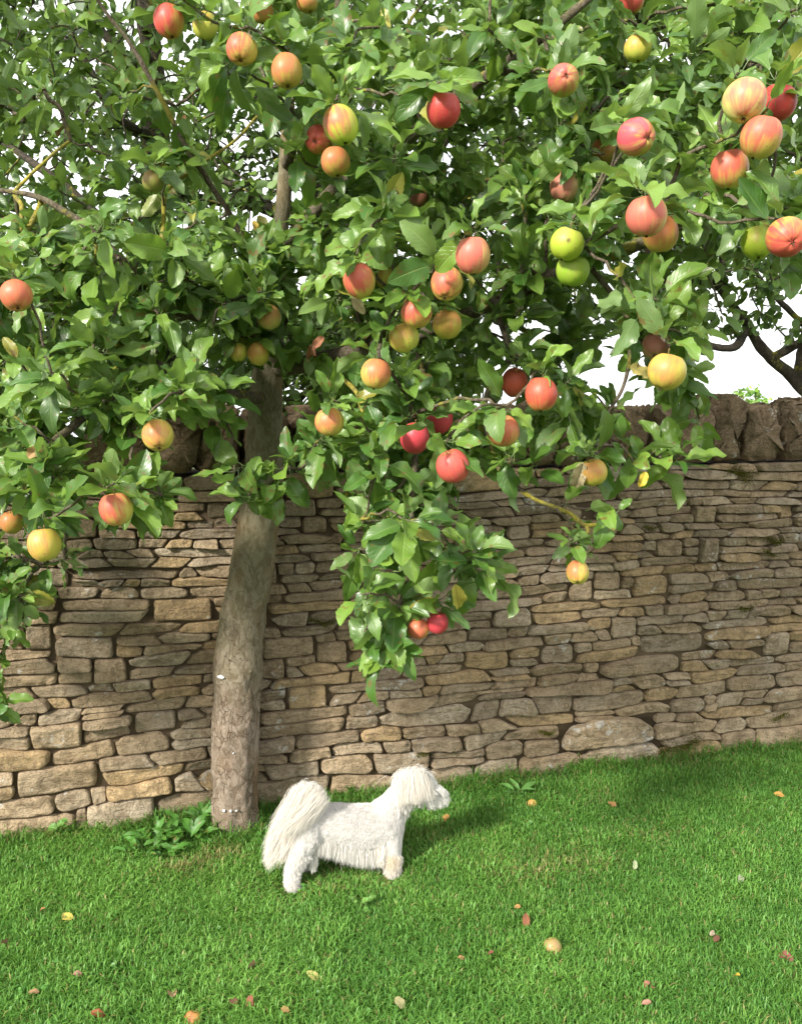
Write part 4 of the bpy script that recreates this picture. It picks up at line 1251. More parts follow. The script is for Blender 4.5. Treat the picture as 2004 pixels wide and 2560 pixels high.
# ------------------------------------------------------------------ lawn
def footprint_free(x, y):
    """true where grass may stand: in front of the wall face and outside the trunk"""
    dd_ = (x - WA[0]) * WN[0] + (y - WA[1]) * WN[1]
    return (dd_ > -0.012) & (np.hypot(x - cen[8, 0], y - cen[8, 1]) > rad[8] * 1.0)
PAWS = [(-.36, 2.71), (-.35, 2.66), (-.034, 2.79), (-.03, 2.74), (-.15, 2.84), (-.14, 2.78), (-.30, 2.80)]
def grass(name, n, region, hmul, seed, label):
    rr = np.random.default_rng(seed)
    x = rr.uniform(region[0], region[1], n); y = rr.uniform(region[2], region[3], n)
    k = footprint_free(x, y)
    x = x[k]; y = y[k]; n = len(x)
    P = np.stack([x, y, np.zeros(n) - .003], -1)
    big = fbm(P * 2.6, 41, 3); mid_ = fbm(P * 9, 44, 3)
    wd = (x - WA[0]) * WN[0] + (y - WA[1]) * WN[1]
    tuft = np.clip((mid_ + .2), 0, 1)
    h = (.026 + .026 * rr.uniform(0, 1, n) ** 1.5 + .013 * tuft) * hmul
    for (px_, py_) in PAWS: h = h * (1 - .62 * np.exp(-((x - px_) ** 2 + (y - py_) ** 2) / .05 ** 2))
    h = h * (1 + .9 * np.exp(-(wd / .05) ** 2) * (rr.uniform(0, 1, n) < .6) + .9 * np.exp(-(np.hypot(x - cen[8, 0], y - cen[8, 1]) - .08) ** 2 / .003) * (rr.uniform(0, 1, n) < .4))
    az = rr.uniform(0, 6.28, n) * 1.0 + 2.0 * mid_
    lean = rr.uniform(.08, .85, n) ** 1.0 + .30 * np.abs(big)
    d = np.stack([np.cos(az), np.sin(az), az * 0], -1)
    fa = az + np.pi / 2 + rr.normal(0, .5, n)
    side = np.stack([np.cos(fa), np.sin(fa), az * 0], -1)
    w = rr.uniform(.0009, .0021, n) * (.95 + .3 * tuft)
    up = np.array([0, 0, 1.])
    p1 = P + (up * .50 + d * (.18 * lean)[:, None]) * h[:, None]
    p2 = P + (up * (.88 - .15 * lean)[:, None] + d * (.52 * lean)[:, None]) * h[:, None]
    p3 = P + (up * (1.02 - .38 * lean)[:, None] + d * (.98 * lean)[:, None]) * h[:, None]
    sw = side * w[:, None]
    v = np.stack([P - sw * .7, P + sw * .7, p1 - sw, p1 + sw, p2 - sw * .8, p2 + sw * .8, p3], 1)
    b = np.arange(n)[:, None] * 7
    q = np.concatenate([b + np.array([[0, 1, 3, 2]]), b + np.array([[2, 3, 5, 4]])])
    t = b + np.array([[4, 5, 6]])
    u = rr.uniform(0, 1, (n, 1)) * .72 + np.clip(.30 * big + .25 * mid_ + .12, -.05, .42)[:, None]
    u = np.clip(u, 0, 1.1)
    dk = np.array([.066, .192, .030]); lt = np.array([.162, .340, .058])
    c = dk * (1 - u) + lt * u
    # dry straw patches: worn spots under the tree and around
    spots = [(900, 1790, .25, .18), (400, 1860, .16, .55), (1210, 1850, .26, .30), (1110, 1880, .20, .25), (1400, 1790, .22, .2), (1580, 1790, .12, .2), (640, 1900, .22, .12), (1500, 1640, .3, .12), (1270, 1720, .2, .1), (780, 1880, .3, .14), (470, 1830, .13, .5)]
    pd = np.full(n, .035)
    for (X, Y, rad_, pr_) in spots:
        g_ = gnd(X, Y); pd += pr_ * np.exp(-((x - g_[0]) ** 2 + ((y - g_[1]) * 1.6) ** 2) / (rad_ * .6) ** 2)
    pd += .12 * np.exp(-(wd / .08) ** 2)
    s_ = rr.uniform(0, 1, n) < pd
    c[s_] = np.array([.30, .27, .10]) * rr.uniform(.6, 1.15, (s_.sum(), 1))
    yl = rr.uniform(0, 1, n) < .10
    c[yl & ~s_] = c[yl & ~s_] * .6 + np.array([.10, .16, .02]) * .6
    mb = MB(); mb.add(v.reshape(-1, 3), q, t, c.repeat(7, 0))
    return tag(mb.build(name, M_GRASS), label, 'grass', None, 'stuff')
mbg = grass('lawn_grass', 520000, (-1.75, 2.25, 1.9, 4.05), 1.0, 51, 'short green lawn grass in front of the stone wall')
grass('lawn_grass', 90000, (-4.5, 4.5, -1.0, 1.9), 1.0, 52, 'lawn grass nearer than the picture edge')
grass('lawn_grass', 45000, (2.25, 4.2, 1.9, 4.6), 1.0, 53, 'lawn grass running on to the right of the picture')
grass('lawn_grass', 30000, (-3.4, -1.75, 1.9, 3.2), 1.0, 54, 'lawn grass running on to the left of the picture')

rc = np.random.default_rng(404)
cl = MB(); n = 1500
pc = np.stack([rc.uniform(-1.7, 2.2, 60), rc.uniform(1.95, 3.7, 60)], -1)
k = rc.integers(0, 60, n)
P = np.concatenate([pc[k] + rc.normal(0, .07, (n, 2)), rc.uniform(.016, .034, (n, 1))], 1)
P = P[footprint_free(P[:, 0], P[:, 1])]; n = len(P)
az = rc.uniform(0, 6.28, n)
L = np.stack([np.cos(az), np.sin(az), rc.uniform(-.1, .4, n)], -1)
ln = rc.uniform(.008, .018, n)
leaf_batch(cl, P, L, np.tile([0, -.3, 1.], (n, 1)) + rc.normal(0, .25, (n, 3)), ln, ln * rc.uniform(.6, .95, n), rc.normal(.3, .3, n), rc.uniform(.1, .3, n), rc.normal(0, .2, n), rc.uniform(0, .1, n), np.array([.075, .21, .035]) * rc.uniform(.7, 1.4, (n, 1)), 5, 3, None, 8)
tag(cl.build('clover', M_LEAFB), 'small clover and daisy leaves scattered through the lawn', 'ground cover', None, 'stuff')

# ------------------------------------------------------------------ fallen leaves and windfalls
FL = [ # X, Y, length m, colour, label
 (88,1938,.026,(.50,.24,.08),'small orange fallen leaf at the far left of the lawn, left of the yellow sliver'),
 (143,1951,.040,(.55,.48,.08),'flat yellow leaf sliver on the left of the lawn'),
 (536,2054,.042,(.45,.25,.15),'pinkish tan curled leaf on the lawn below the trunk'),
 (672,2078,.046,(.50,.48,.14),'yellow and pale green leaf on the lawn, below and right of the curled tan one'),
 (495,2130,.034,(.16,.07,.035),'dark brown curled leaf, left of a close pair near the bottom edge'),
 (531,2136,.034,(.32,.11,.06),'red-brown leaf, right of a close pair near the bottom edge'),
 (210,2158,.038,(.33,.09,.03),'rust red leaf in the bottom left corner of the lawn'),
 (166,2074,.024,(.48,.24,.18),'small pink leaf on the lawn at the lower left'),
 (73,2112,.026,(.42,.26,.12),'small tan leaf standing on edge by the lower left corner'),
 (366,2112,.034,(.44,.28,.15),'thin tan leaf lying flat left of the dark brown pair'),
 (10,2004,.032,(.20,.08,.03),'dark brown leaf at the left edge of the lawn'),
 (1120,1959,.044,(.30,.11,.05),'long rolled brown leaf right of centre on the lawn'),
 (1102,1930,.020,(.50,.28,.08),'tiny orange leaf just above the long rolled brown one'),
 (985,2039,.026,(.46,.28,.10),'small ochre leaf on the lawn left of the red bud-like one'),
 (1042,2029,.022,(.28,.07,.06),'small dark red leaf on the lawn left of the fallen golden apple'),
 (1517,1987,.028,(.60,.48,.34),'pale cream leaf on the lawn at the right, over a dark one'),
 (1525,1999,.022,(.14,.05,.03),'small dark leaf touching the pale cream one'),
 (1673,2035,.042,(.26,.08,.06),'dark red leaf near the right edge of the lawn'),
 (1565,2076,.026,(.62,.46,.04),'bright yellow leaf on the lawn at the lower right'),
 (1377,2093,.022,(.50,.22,.15),'small salmon leaf on the lawn, left one of two at the lower right'),
 (1392,2101,.020,(.42,.18,.10),'small salmon brown leaf on the lawn, right one of two at the lower right'),
 (1376,2135,.026,(.50,.26,.18),'narrow salmon leaf low on the right of the lawn'),
 (1660,1692,.040,(.58,.32,.06),'golden orange leaf on the shaded grass near the right end of the wall'),
 (948,1742,.034,(.60,.34,.09),'upright orange leaf just below the dog muzzle'),
 (1303,1712,.034,(.40,.22,.07),'brownish leaf on the shaded grass below the big lichened stone'),
 (854,2135,.036,(.42,.40,.18),'pale olive leaf standing up near the bottom edge, centre'),
 (1352,1842,.030,(.42,.50,.28),'pale green leaf on the lawn right of the worn patch'),
 (1578,1870,.034,(.46,.50,.34),'pale grey-green leaf on the lawn toward the right edge'),
 (608,2150,.022,(.46,.28,.10),'small amber leaf between the dark pair and the olive leaf'),
]
rf = np.random.default_rng(77)
for i, (X, Y, ln, c, lab) in enumerate(FL):
    p = gnd(X, Y, .044)
    mb = MB(); c = tuple(q_ * .72 for q_ in c)
    L = norm(np.array([rf.normal(0, 1), rf.normal(0, .5), rf.normal(.15, .25)])); N = norm(np.array([rf.normal(0, .3), -.45, 1.0]))
    ln *= 1.08
    leaf_batch(mb, -(L * ln / 2)[None], L[None], N[None], np.array([ln]), np.array([ln * rf.uniform(.45, .7)]), np.array([rf.uniform(.4, 1.3)]), np.array([rf.uniform(.1, .5)]), np.array([rf.normal(0, .6)]), np.array([rf.uniform(.04, .12)]), np.array([c]), 13, 7, None, i)
    o = mb.build('fallen_leaf', M_DRY)
    o.location = tuple(float(x) for x in p)
    tag(o, lab, 'leaf', 'fallen leaves on the lawn')
for (X, Y, sty, ax, R, lab) in [(1132,1714,'yo',(.5,-.4,.6),.019,'small golden windfall apple lying in the grass near the wall, right of the dog'),
                                (1178,2021,'dy',(-.3,.3,.9),.026,'brownish yellow windfall apple lying on the open lawn'),
                                (408,2176,'o',(.3,.4,.8),.022,'orange windfall apple cut off by the bottom edge of the picture')]:
    p = gnd(X, Y, R * .55 + .012)
    apple(0, 0, 0, sty, None, lab, 200 + int(X), base=p, axis=ax, R=R, group='windfall apples on the lawn')

# ------------------------------------------------------------------ weeds
def weed(name, label, X, Y, n_, ln, wid, up, spread, seed, colr=(.06, .19, .025), stem=0.0, cat='plant'):
    rr = np.random.default_rng(seed)
    base = gnd(X, Y)
    root = empty(name, base, label, cat, 'weeds at the foot of the wall')
    az = np.arange(n_) * 2.4 + rr.normal(0, .3, n_)
    q_ = np.sqrt(rr.uniform(0, 1, n_)) * spread
    off = np.stack([np.cos(az * 1.7) * q_, np.sin(az * 1.7) * q_ * .4, rr.uniform(0.022, .045 + stem, n_)], -1)
    L = norm(np.stack([np.cos(az), np.sin(az) * .8 - .2, rr.uniform(up * .4, up, n_)], -1))
    N = norm(np.stack([-np.cos(az) * .5, -np.sin(az) * .5 - .3, np.ones(n_)], -1))
    l_ = rr.uniform(.6, 1.15, n_) * ln
    mb = MB()
    leaf_batch(mb, off + L * .01, L, N, l_, l_ * wid * rr.uniform(.85, 1.15, n_), rr.uniform(.4, 1.2, n_), rr.uniform(.1, .4, n_), rr.normal(0, .3, n_), rr.uniform(.05, .15, n_), np.array(colr) * rr.uniform(.7, 1.35, (n_, 1)), 11, 5, None, seed)
    mb.build('leaves', M_LEAF, root)
    sm = MB()
    for k in range(n_):
        b0 = off[k] * np.array([.35, .35, 0]) + np.array([0, 0, -.005])
        tube(sm, spline([b0, (b0 + off[k]) / 2 + np.array([0, 0, .004]), off[k] + L[k] * .014], 5), [.0014, .0013, .0012, .0011, .0009], 5, None, 0, 0, False)
    sm.build('stems', M_STEM, root)
M_STEM = mat_simple('green_stem', (.09, .16, .04), .7, .2, 100, .2, False, .3)
weed('weed', 'large broad-leaved weed clump between the trunk and the wall foot, left of the trunk', 370, 1800, 46, .075, .36, 1.5, .12, 61)
weed('weed', 'low weed clump spilling onto the grass in front of the broad-leaved clump', 330, 1832, 24, .055, .38, 1.0, .10, 62)
weed('weed', 'taller sprig of weed right against the bark, left of the trunk base', 425, 1775, 18, .085, .26, 2.2, .04, 63)
weed('weed', 'pale lobed seedling standing against the wall at the far left', 52, 1782, 6, .032, .9, .8, .02, 64, (.11, .24, .04), .05)
weed('weed', 'low lobed seedling against the wall, right of the pale one', 112, 1798, 12, .032, .9, .8, .07, 65, (.10, .23, .04), .035)
weed('weed', 'dark green weed behind the back of the dog', 742, 1706, 22, .05, .42, 1.6, .05, 66, (.05, .15, .03))
weed('weed', 'broad strap-leaved weed right of the dog by the wall', 1100, 1706, 7, .085, .25, 1.0, .02, 67, (.09, .22, .05))
weed('weed', 'small weed at the wall foot under the tail of the dog', 565, 1800, 8, .03, .7, .8, .04, 68)
weed('weed', 'tiny clover-like plant on the open lawn below the dog', 770, 1950, 6, .026, .7, 1.0, .02, 69, (.12, .26, .05))
weed('weed', 'tiny clover-like plant on the lawn left of the trunk base', 300, 1895, 7, .024, .7, 1.0, .025, 70, (.12, .24, .05))
# long blades round the trunk base and against the wall
tg = MB(); rg = np.random.default_rng(88)
n = 1100
ang = rg.uniform(0, 6.28, n)
c8 = cen[8]
u_ = rg.uniform(-.2, 3.8, n)
onw = rg.uniform(0, 1, n) < .55
Pw = W(u_, np.zeros(n), .004 + rg.exponential(.018, n))
Pt = np.stack([c8[0] + np.cos(ang) * (rad[8] + .012 + rg.exponential(.03, n)), c8[1] + np.sin(ang) * (rad[8] + .012 + rg.exponential(.03, n)) * 1.0, np.zeros(n)], -1)
P = np.where(onw[:, None], Pw, Pt)
k = footprint_free(P[:, 0], P[:, 1]); P = P[k]; n = len(P)
h = rg.uniform(.05, .12, n) * rg.uniform(.6, 1, n)
d = norm(np.stack([rg.normal(0, 1, n), -np.abs(rg.normal(.3, .5, n)), np.zeros(n)], -1)) * rg.uniform(.2, .8, n)[:, None]
side = norm(np.cross(d, [0, 0, 1])) * .0014
ts = np.linspace(0, 1, 6)
cur = P[:, None] + np.array([0, 0, 1.])[None, None] * (h[:, None] * (ts - .35 * ts ** 3))[..., None] + d[:, None] * (h[:, None] * ts ** 2)[..., None]
wv = (1 - ts ** 2)[None, :, None] * side[:, None]
v = np.stack([cur - wv, cur + wv], 2).reshape(n, 12, 3)
q = np.concatenate([np.arange(n)[:, None] * 12 + np.array([[2 * i, 2 * i + 1, 2 * i + 3, 2 * i + 2]]) for i in range(5)])
cc = np.array([.06, .19, .025]) * rg.uniform(.6, 1.5, (n, 1)); s_ = rg.uniform(0, 1, n) < .3; cc[s_] = np.array([.28, .22, .09]) * rg.uniform(.6, 1.1, (s_.sum(), 1))
tg.add(v.reshape(-1, 3), q, None, cc.repeat(12, 0))
tag(tg.build('long_grass', M_GRASS), 'uncut longer grass along the foot of the wall and round the trunk', 'grass', None, 'stuff')

# ------------------------------------------------------------------ dog
HA = np.array([-.359, 2.712]); HB = np.array([-.034, 2.797])
DD = norm(HB - HA); DN = np.array([-DD[1], DD[0]])               # DN points away from camera
CRP = 3.163
def D(cx, cy, lat=0.0):
    """point of the dog seen at (cx, cy) of the close-up, in the dog's lengthwise vertical plane shifted by lat (+ = far side)"""
    X = (620 + cx / CRP) / K; Y = (1860 + cy / CRP) / K
    rd = ray(X, Y)
    o = HA + DN * (0.045 + lat)
    t = ((o - CAM[:2]) @ DN) / (rd[:2] @ DN)
    return CAM + rd * t
PXM = 1 / (CRP * F) * 2.93
droot = empty('dog', D(700, 1100), 'small fluffy white dog with a plumed tail standing on the lawn facing right', 'dog')
DO = np.array(droot.location)
chains = [
 [(520,640,138,0),(600,630,160,0),(700,640,172,0),(820,655,182,0),(950,655,186,0),(1060,640,178,0),(1105,640,138,0)],      # torso
 [(1040,600,150,0),(1120,520,128,0),(1190,430,112,.0),(1250,370,112,.0)],                                                 # neck
 [(1110,690,125,0),(1120,600,128,0),(1160,520,110,0)],                                                                       # chest
 [(1235,330,105,0),(1295,318,130,0),(1350,325,122,0),(1385,365,92,0)],                                                        # skull
 [(1380,380,80,0),(1440,405,66,0),(1495,405,60,0),(1512,408,56,0)],                                                            # muzzle
 [(470,700,135,-.028),(430,800,105,-.04),(385,900,76,-.045),(358,985,55,-.045),(348,1070,50,-.045),(350,1120,48,-.045),(385,1132,34,-.047)],   # near hind leg
 [(480,700,120,.030),(450,800,90,.045),(420,880,62,.048),(415,960,46,.048),(420,1010,44,.048),(455,1025,32,.05)],             # far hind leg
 [(1120,720,105,-.028),(1130,830,84,-.040),(1140,910,70,-.045),(1140,970,60,-.045),(1142,1015,52,-.045),(1180,1022,36,-.047)],   # near fore leg
 [(1090,730,95,.035),(1060,830,66,.045),(1000,910,50,.048),(920,955,40,.048),(880,985,34,.048),(900,1000,28,.048)],          # far fore leg
 [(560,520,62,0),(572,440,44,0),(540,385,36,-.005),(470,365,32,-.01),(395,400,30,-.015),(340,480,28,-.015),(300,580,24,-.015),(270,680,16,-.015)],  # tail
]
bm = bmesh.new()
for ch in chains:
    pr_ = spline([[*D(x, y, l), r_ * PXM] for (x, y, r_, l) in ch], 14 * len(ch))
    for p in pr_:
        mtx = Matrix.Translation(Vector(p[:3] - DO)) @ Matrix.Diagonal((p[3], p[3], p[3], 1))
        bmesh.ops.create_icosphere(bm, subdivisions=2, radius=1.0, matrix=mtx)
me = bpy.data.meshes.new('tmp'); bm.to_mesh(me); bm.free()
tmp = bpy.data.objects.new('tmp', me); COL.objects.link(tmp)
rmz = tmp.modifiers.new('r', 'REMESH'); rmz.mode = 'VOXEL'; rmz.voxel_size = 0.0042
smd = tmp.modifiers.new('s', 'SMOOTH'); smd.iterations = 8; smd.factor = .6
dg = bpy.context.evaluated_depsgraph_get(); dg.update()
bme = bpy.data.meshes.new_from_object(tmp.evaluated_get(dg))
bpy.data.objects.remove(tmp); 
bme.name = 'body'
bme.polygons.foreach_set('use_smooth', np.ones(len(bme.polygons), bool))
bme.materials.clear(); bme.materials.append(M_SKIN)
body = bpy.data.objects.new('body', bme); COL.objects.link(body); body.parent = droot

# sample the body surface
bme.calc_loop_triangles()
nv_ = len(bme.vertices); co = np.zeros(nv_ * 3, np.float32); bme.vertices.foreach_get('co', co); co = co.reshape(-1, 3)
tr_ = np.zeros(len(bme.loop_triangles) * 3, np.int32); bme.loop_triangles.foreach_get('vertices', tr_); tr_ = tr_.reshape(-1, 3)
va, vb, vc = co[tr_[:, 0]], co[tr_[:, 1]], co[tr_[:, 2]]
cr_ = np.cross(vb - va, vc - va); ar = np.linalg.norm(cr_, axis=1)
vno = np.zeros(nv_ * 3, np.float32); bme.vertices.foreach_get('normal', vno); vno = vno.reshape(-1, 3)
rd_ = np.random.default_rng(99)
def sample(n):
    k = rd_.choice(len(ar), n, p=ar / ar.sum())
    a, b = rd_.uniform(0, 1, n), rd_.uniform(0, 1, n)
    m = a + b > 1; a[m] = 1 - a[m]; b[m] = 1 - b[m]
    a = a[:, None]; b = b[:, None]
    P = va[k] * (1 - a - b) + vb[k] * a + vc[k] * b
    N = norm(vno[tr_[k, 0]] * (1 - a - b) + vno[tr_[k, 1]] * a + vno[tr_[k, 2]] * b)
    return P, N
f3 = np.array([DD[0], DD[1], 0]); up3 = np.array([0, 0, 1.]); n3 = np.array([DN[0], DN[1], 0])
def crop(P):
    pr = proj(P + DO)
    return (pr[:, 0] * K - 620) * CRP, (pr[:, 1] * K - 1860) * CRP, P @ n3 - (D(700, 700) - DO) @ n3
def strands(mb, P, N, dirn, ln, w, grav, seg, col, curl=0.0, clump=0.0, csz=.012):
    """P roots, dirn initial direction, ln length, grav droop"""
    n = len(P)
    if n == 0: return
    ts = np.linspace(0, 1, seg + 1)
    d0 = norm(dirn)
    cur = P[:, None] + d0[:, None] * (ln[:, None] * ts)[..., None] - up3[None, None] * (grav[:, None] * ln[:, None] * ts ** 2)[..., None]
    # pull tips together into locks
    if clump:
        key = np.floor(P / csz + 100).astype(int); key = key[:, 0] * 1000003 + key[:, 1] * 1009 + key[:, 2]
        u, inv = np.unique(key, return_inverse=True)
        cnt = np.bincount(inv)
        tipm = np.stack([np.bincount(inv, cur[:, -1, i]) / cnt for i in range(3)], -1)
        jit = rd_.normal(0, 1, (len(u), 3)) * csz * .5
        tgt = tipm[inv] + jit[inv]
        cur = cur + (tgt - cur[:, -1])[:, None] * (clump * ts ** 1.6)[None, :, None]
    if curl:
        ph = rd_.uniform(0, 6.28, n) if not clump else (inv * 1.7) % 6.28
        e = norm(np.cross(d0, N + .01)); e2_ = N
        cur = cur + (e[:, None] * np.sin(ph[:, None] + ts[None] * 7)[..., None] + e2_[:, None] * np.cos(ph[:, None] + ts[None] * 7)[..., None]) * (curl * ts)[None, :, None]
    side = norm(np.cross(d0, rd_.normal(0, 1, (n, 3))))
    wv = (w * (1 - .75 * ts ** 1.5))[None, :, None] * side[:, None] / 2
    v = np.stack([cur - wv, cur + wv], 2).reshape(n, -1, 3)
    m = 2 * (seg + 1)
    q = np.concatenate([np.arange(n)[:, None] * m + np.array([[2 * i, 2 * i + 1, 2 * i + 3, 2 * i + 2]]) for i in range(seg)])
    mb.add(v.reshape(-1, 3), q, None, col.repeat(m, 0))
def fcol(n, base=(.86, .83, .78), v=.06):
    return np.array(base) * (1 + rd_.normal(0, v, (n, 1))).clip(.8, 1.1)
P, N = sample(240000)
cx, cy, lat = crop(P)
leg = (cy > 880) | ((cx < 440) & (cy > 820))
isleg = leg & ((cx < 520) | (cx > 860))
tail = (cx < 590) & (cy < 520) & ~((cx > 500) & (cy > 470)) | ((cx < 360) & (cy < 760))
head = (cx > 1180) & (cy < 520)
muz = (cx > 1400) & head
torso = ~isleg & ~tail & ~head
coat = MB()
m = torso
back = -f3 * .85 - up3 * .55
tang = lambda d_, N_: norm(d_ - (d_ * N_).sum(-1, keepdims=True) * N_)
dirn = tang(back[None] + 0 * N[m], N[m]) + N[m] * .24 + rd_.normal(0, .08, (m.sum(), 3))
nn = m.sum()
# neck fur runs down
ln = rd_.uniform(.006, .011, nn)
strands(coat, P[m], N[m], dirn, ln, .0009, np.full(nn, .05), 3, fcol(nn, (.72, .70, .675), .06), .0003, .12, .014)
m = head & ~muz; nn = m.sum()
dh = np.array([0, 0, -1.]) * .7 - f3 * .35
topk = np.clip(N[m][:, 2], 0, 1)[:, None]
dirn = tang(dh[None] + f3 * topk * .9, N[m]) + N[m] * .38 + rd_.normal(0, .12, (nn, 3))
strands(coat, P[m], N[m], dirn, rd_.uniform(.014, .028, nn), .0008, np.full(nn, .4), 4, fcol(nn, (.75, .715, .67), .07), .001, .5, .012)
m = muz; nn = m.sum()
dirn = f3[None] * .35 - up3 * .5 + N[m] * .5 + rd_.normal(0, .15, (nn, 3))
strands(coat, P[m], N[m], dirn, rd_.uniform(.010, .022, nn), .0011, np.full(nn, .4), 4, fcol(nn, (.86, .84, .80), .05), .001, .5, .010)
coat.build('coat', M_FUR, body)
lg = MB()
m = isleg; nn = m.sum()
stain = np.exp(-(((cx[m] - 1130) / 70) ** 2 + ((cy[m] - 920) / 90) ** 2))[:, None]
lc = fcol(nn, (.80, .77, .74), .05) * (1 - stain * np.array([.04, .16, .34]))
dirn = -up3[None] * .7 + N[m] * .75 + rd_.normal(0, .3, (nn, 3))
strands(lg, P[m], N[m], dirn, rd_.uniform(.007, .014, nn), .0008, np.full(nn, .15), 4, lc, .0022, .28, .008)
lg.build('leg_hair', M_FUR, body)

def curtain(mb, roots, n, spread, dirf, ln, wid, grav, col, seg=7, curl=.002, clump=.6, csz=.014):
    R_ = spline(roots, 200)
    k = rd_.integers(0, 200, n)
    P = R_[k] + rd_.normal(0, 1, (n, 3)) * np.array(spread)
    t = k / 200.0
    d = dirf(t) + rd_.normal(0, .10, (n, 3))
    l = ln(t) * rd_.uniform(.72, 1.08, n)
    strands(mb, P - DO, norm(rd_.normal(0, 1, (n, 3))), d, l, wid, np.full(n, grav), seg, col(n, t), curl, clump, csz)
# belly fringe, near and far side
bf = MB()
for lt in (-.052, .045):
    curtain(bf, [D(500,775,lt),D(620,775,lt),D(760,805,lt),D(900,840,lt),D(1020,840,lt),D(1080,830,lt)], 13000, (.010,.007,.010), lambda t: -up3[None] * 1.0 - f3[None] * .06 + np.zeros((len(t), 3)), lambda t: .030 + .014 * np.sin(t * 2.6), .0008, .1, lambda n, t: fcol(n, (.79, .765, .73), .04), 5, .002, .35, .009)
curtain(bf, [D(480,850,-.045),D(520,900,-.045),D(500,960,-.04)], 900, (.006,.006,.006), lambda t: -up3[None] + f3[None] * .15 + np.zeros((len(t), 3)), lambda t: .03 - .01 * t, .0013, .1, lambda n, t: fcol(n, (.79, .765, .73), .07))
curtain(bf, [D(1060,790,-.062),D(1050,850,-.062),D(1040,880,-.058)], 1300, (.008,.005,.008), lambda t: -up3[None] - f3[None] * .12 + np.zeros((len(t), 3)), lambda t: .045 - .01 * t, .0013, .1, lambda n, t: fcol(n, (.88, .83, .76), .07))
bf.build('belly_fringe', M_FUR, body)
# ear
ear = MB()
def eard(t): return -up3[None] * .8 + f3[None] * (t[:, None] * .60 - .30) - n3[None] * .42
curtain(ear, [D(1215,330,-.036),D(1250,265,-.036),D(1305,232,-.036),D(1365,240,-.036),D(1402,292,-.034)], 13000, (.006,.004,.006), eard, lambda t: .074 - .050 * np.abs(t - .5), .0008, .35, lambda n, t: fcol(n, (.76, .715, .65), .09), 8, .002, .28, .008)
curtain(ear, [D(1215,330,.036),D(1250,265,.036),D(1305,232,.036),D(1370,240,.036),D(1425,300,.034)], 2500, (.006,.004,.006), lambda t: eard(t) + n3[None] * .44, lambda t: .08 - .012 * np.abs(t - .5), .0014, .05, lambda n, t: fcol(n, (.85, .80, .72), .09), 6, .002, .6, .013)
ear.build('ear_hair', M_FUR, body)
# crown tuft and moustache
tf = MB()
curtain(tf, [D(1215,260,0),D(1265,225,0),D(1335,222,0),D(1395,255,0)], 1800, (.012,.018,.006), lambda t: up3[None] * .02 + f3[None] * (t[:, None] - .45) * 1.2, lambda t: .026 + 0 * t, .0012, .9, lambda n, t: fcol(n, (.88, .83, .76), .06))
curtain(tf, [D(1440,340,-.01),D(1480,345,-.02),D(1510,360,-.02)], 1500, (.006,.008,.004), lambda t: f3[None] * .5 + up3[None] * (.55 - .8 * t[:, None]) - n3[None] * .25, lambda t: .020 + 0 * t, .0012, .7, lambda n, t: fcol(n, (.87, .85, .82), .06))
curtain(tf, [D(1390,430,-.025),D(1450,440,-.025),D(1510,430,-.018)], 2200, (.006,.008,.004), lambda t: -up3[None] * .8 + f3[None] * .3 - n3[None] * .2, lambda t: .022 + 0 * t, .0012, .1, lambda n, t: fcol(n, (.86, .84, .80), .06))
tf.build('head_hair', M_FUR, body)
# tail plume: long hair falling to the left of the tail
tp = MB()
def taild(t):
    return -up3[None] * (.72 + .25 * t[:, None]) - f3[None] * (.30 + .18 * t[:, None]) * np.ones((len(t), 1)) - n3[None] * .12
curtain(tp, [D(575,410,-.02),D(520,360,-.02),D(450,345,-.02),D(380,380,-.025),D(325,470,-.025),D(290,570,-.025),D(262,680,-.02)], 17000, (.008,.010,.007), taild, lambda t: .160 - .055 * t, .0009, -.02, lambda n, t: fcol(n, (.77, .725, .66), .10), 10, .007, .32, .008)
curtain(tp, [D(590,450,-.02),D(560,380,-.02),D(490,350,-.02),D(410,365,-.02)], 3200, (.008,.012,.008), lambda t: norm(-f3[None] * .45 + up3[None] * .55 * np.ones((len(t), 1))), lambda t: .05 + 0 * t, .0013, 1.5, lambda n, t: fcol(n, (.79, .765, .73), .08), 8, .004, .6, .014)
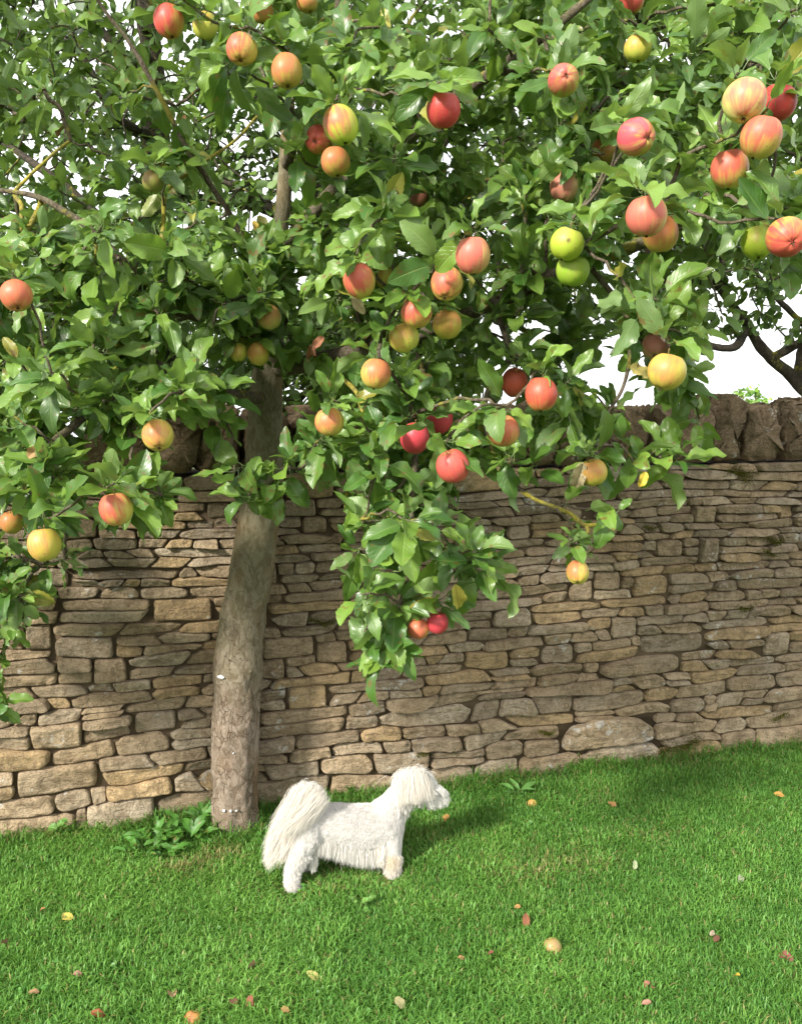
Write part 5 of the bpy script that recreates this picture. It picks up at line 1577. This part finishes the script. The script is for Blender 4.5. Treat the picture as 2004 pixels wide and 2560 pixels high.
curtain(tp, [D(260,640,-.02),D(235,760,-.02),D(215,840,-.02)], 1500, (.008,.010,.008), lambda t: -up3[None] * 1.0 - f3[None] * .40 * np.ones((len(t), 1)), lambda t: .085 - .02 * t, .0010, .0, lambda n, t: fcol(n, (.78, .74, .66), .10), 8, .005, .5, .016)
curtain(tp, [D(590,440,-.05),D(540,400,-.05),D(470,380,-.045),D(400,400,-.04)], 9500, (.010,.010,.010), lambda t: norm(-up3[None] * (.75 + .2 * t[:, None]) - f3[None] * (.85 - .35 * t[:, None]) - n3[None] * .18), lambda t: .130 + .02 * t, .0009, -.05, lambda n, t: fcol(n, (.77, .725, .66), .10), 10, .007, .32, .008)
curtain(tp, [D(400,560,-.05),D(350,640,-.05),D(300,760,-.045)], 2200, (.012,.008,.010), lambda t: norm(-up3[None] * 1. - f3[None] * .45 * np.ones((len(t), 1))), lambda t: .09 + .0 * t, .0013, -.02, lambda n, t: fcol(n, (.86, .80, .72), .10), 9, .004, .6, .015)
tp.build('tail_plume', M_FUR, body)
# nose
nb = bmesh.new()
bmesh.ops.create_uvsphere(nb, u_segments=20, v_segments=12, radius=1.0)
for v_ in nb.verts:
    if v_.co.z < 0: v_.co.x *= .8
me = bpy.data.meshes.new('nose'); 
bmesh.ops.transform(nb, matrix=Matrix.Translation(Vector(D(1553,392,0.004) - DO)) @ Matrix.Rotation(math.atan2(DD[1], DD[0]), 4, 'Z') @ Matrix.Diagonal((.007, .009, .007, 1)), verts=nb.verts)
nb.to_mesh(me); nb.free(); me.materials.append(M_NOSE)
me.polygons.foreach_set('use_smooth', np.ones(len(me.polygons), bool))
no = bpy.data.objects.new('nose', me); COL.objects.link(no); no.parent = body
for lt in (-.034, .034):
    nb = bmesh.new()
    bmesh.ops.create_uvsphere(nb, u_segments=14, v_segments=10, radius=.0055)
    me = bpy.data.meshes.new('eye')
    bmesh.ops.translate(nb, vec=Vector(D(1432,345,lt) - DO), verts=nb.verts)
    nb.to_mesh(me); nb.free(); me.materials.append(M_NOSE)
    me.polygons.foreach_set('use_smooth', np.ones(len(me.polygons), bool))
    eo = bpy.data.objects.new('eye', me); COL.objects.link(eo); eo.parent = body
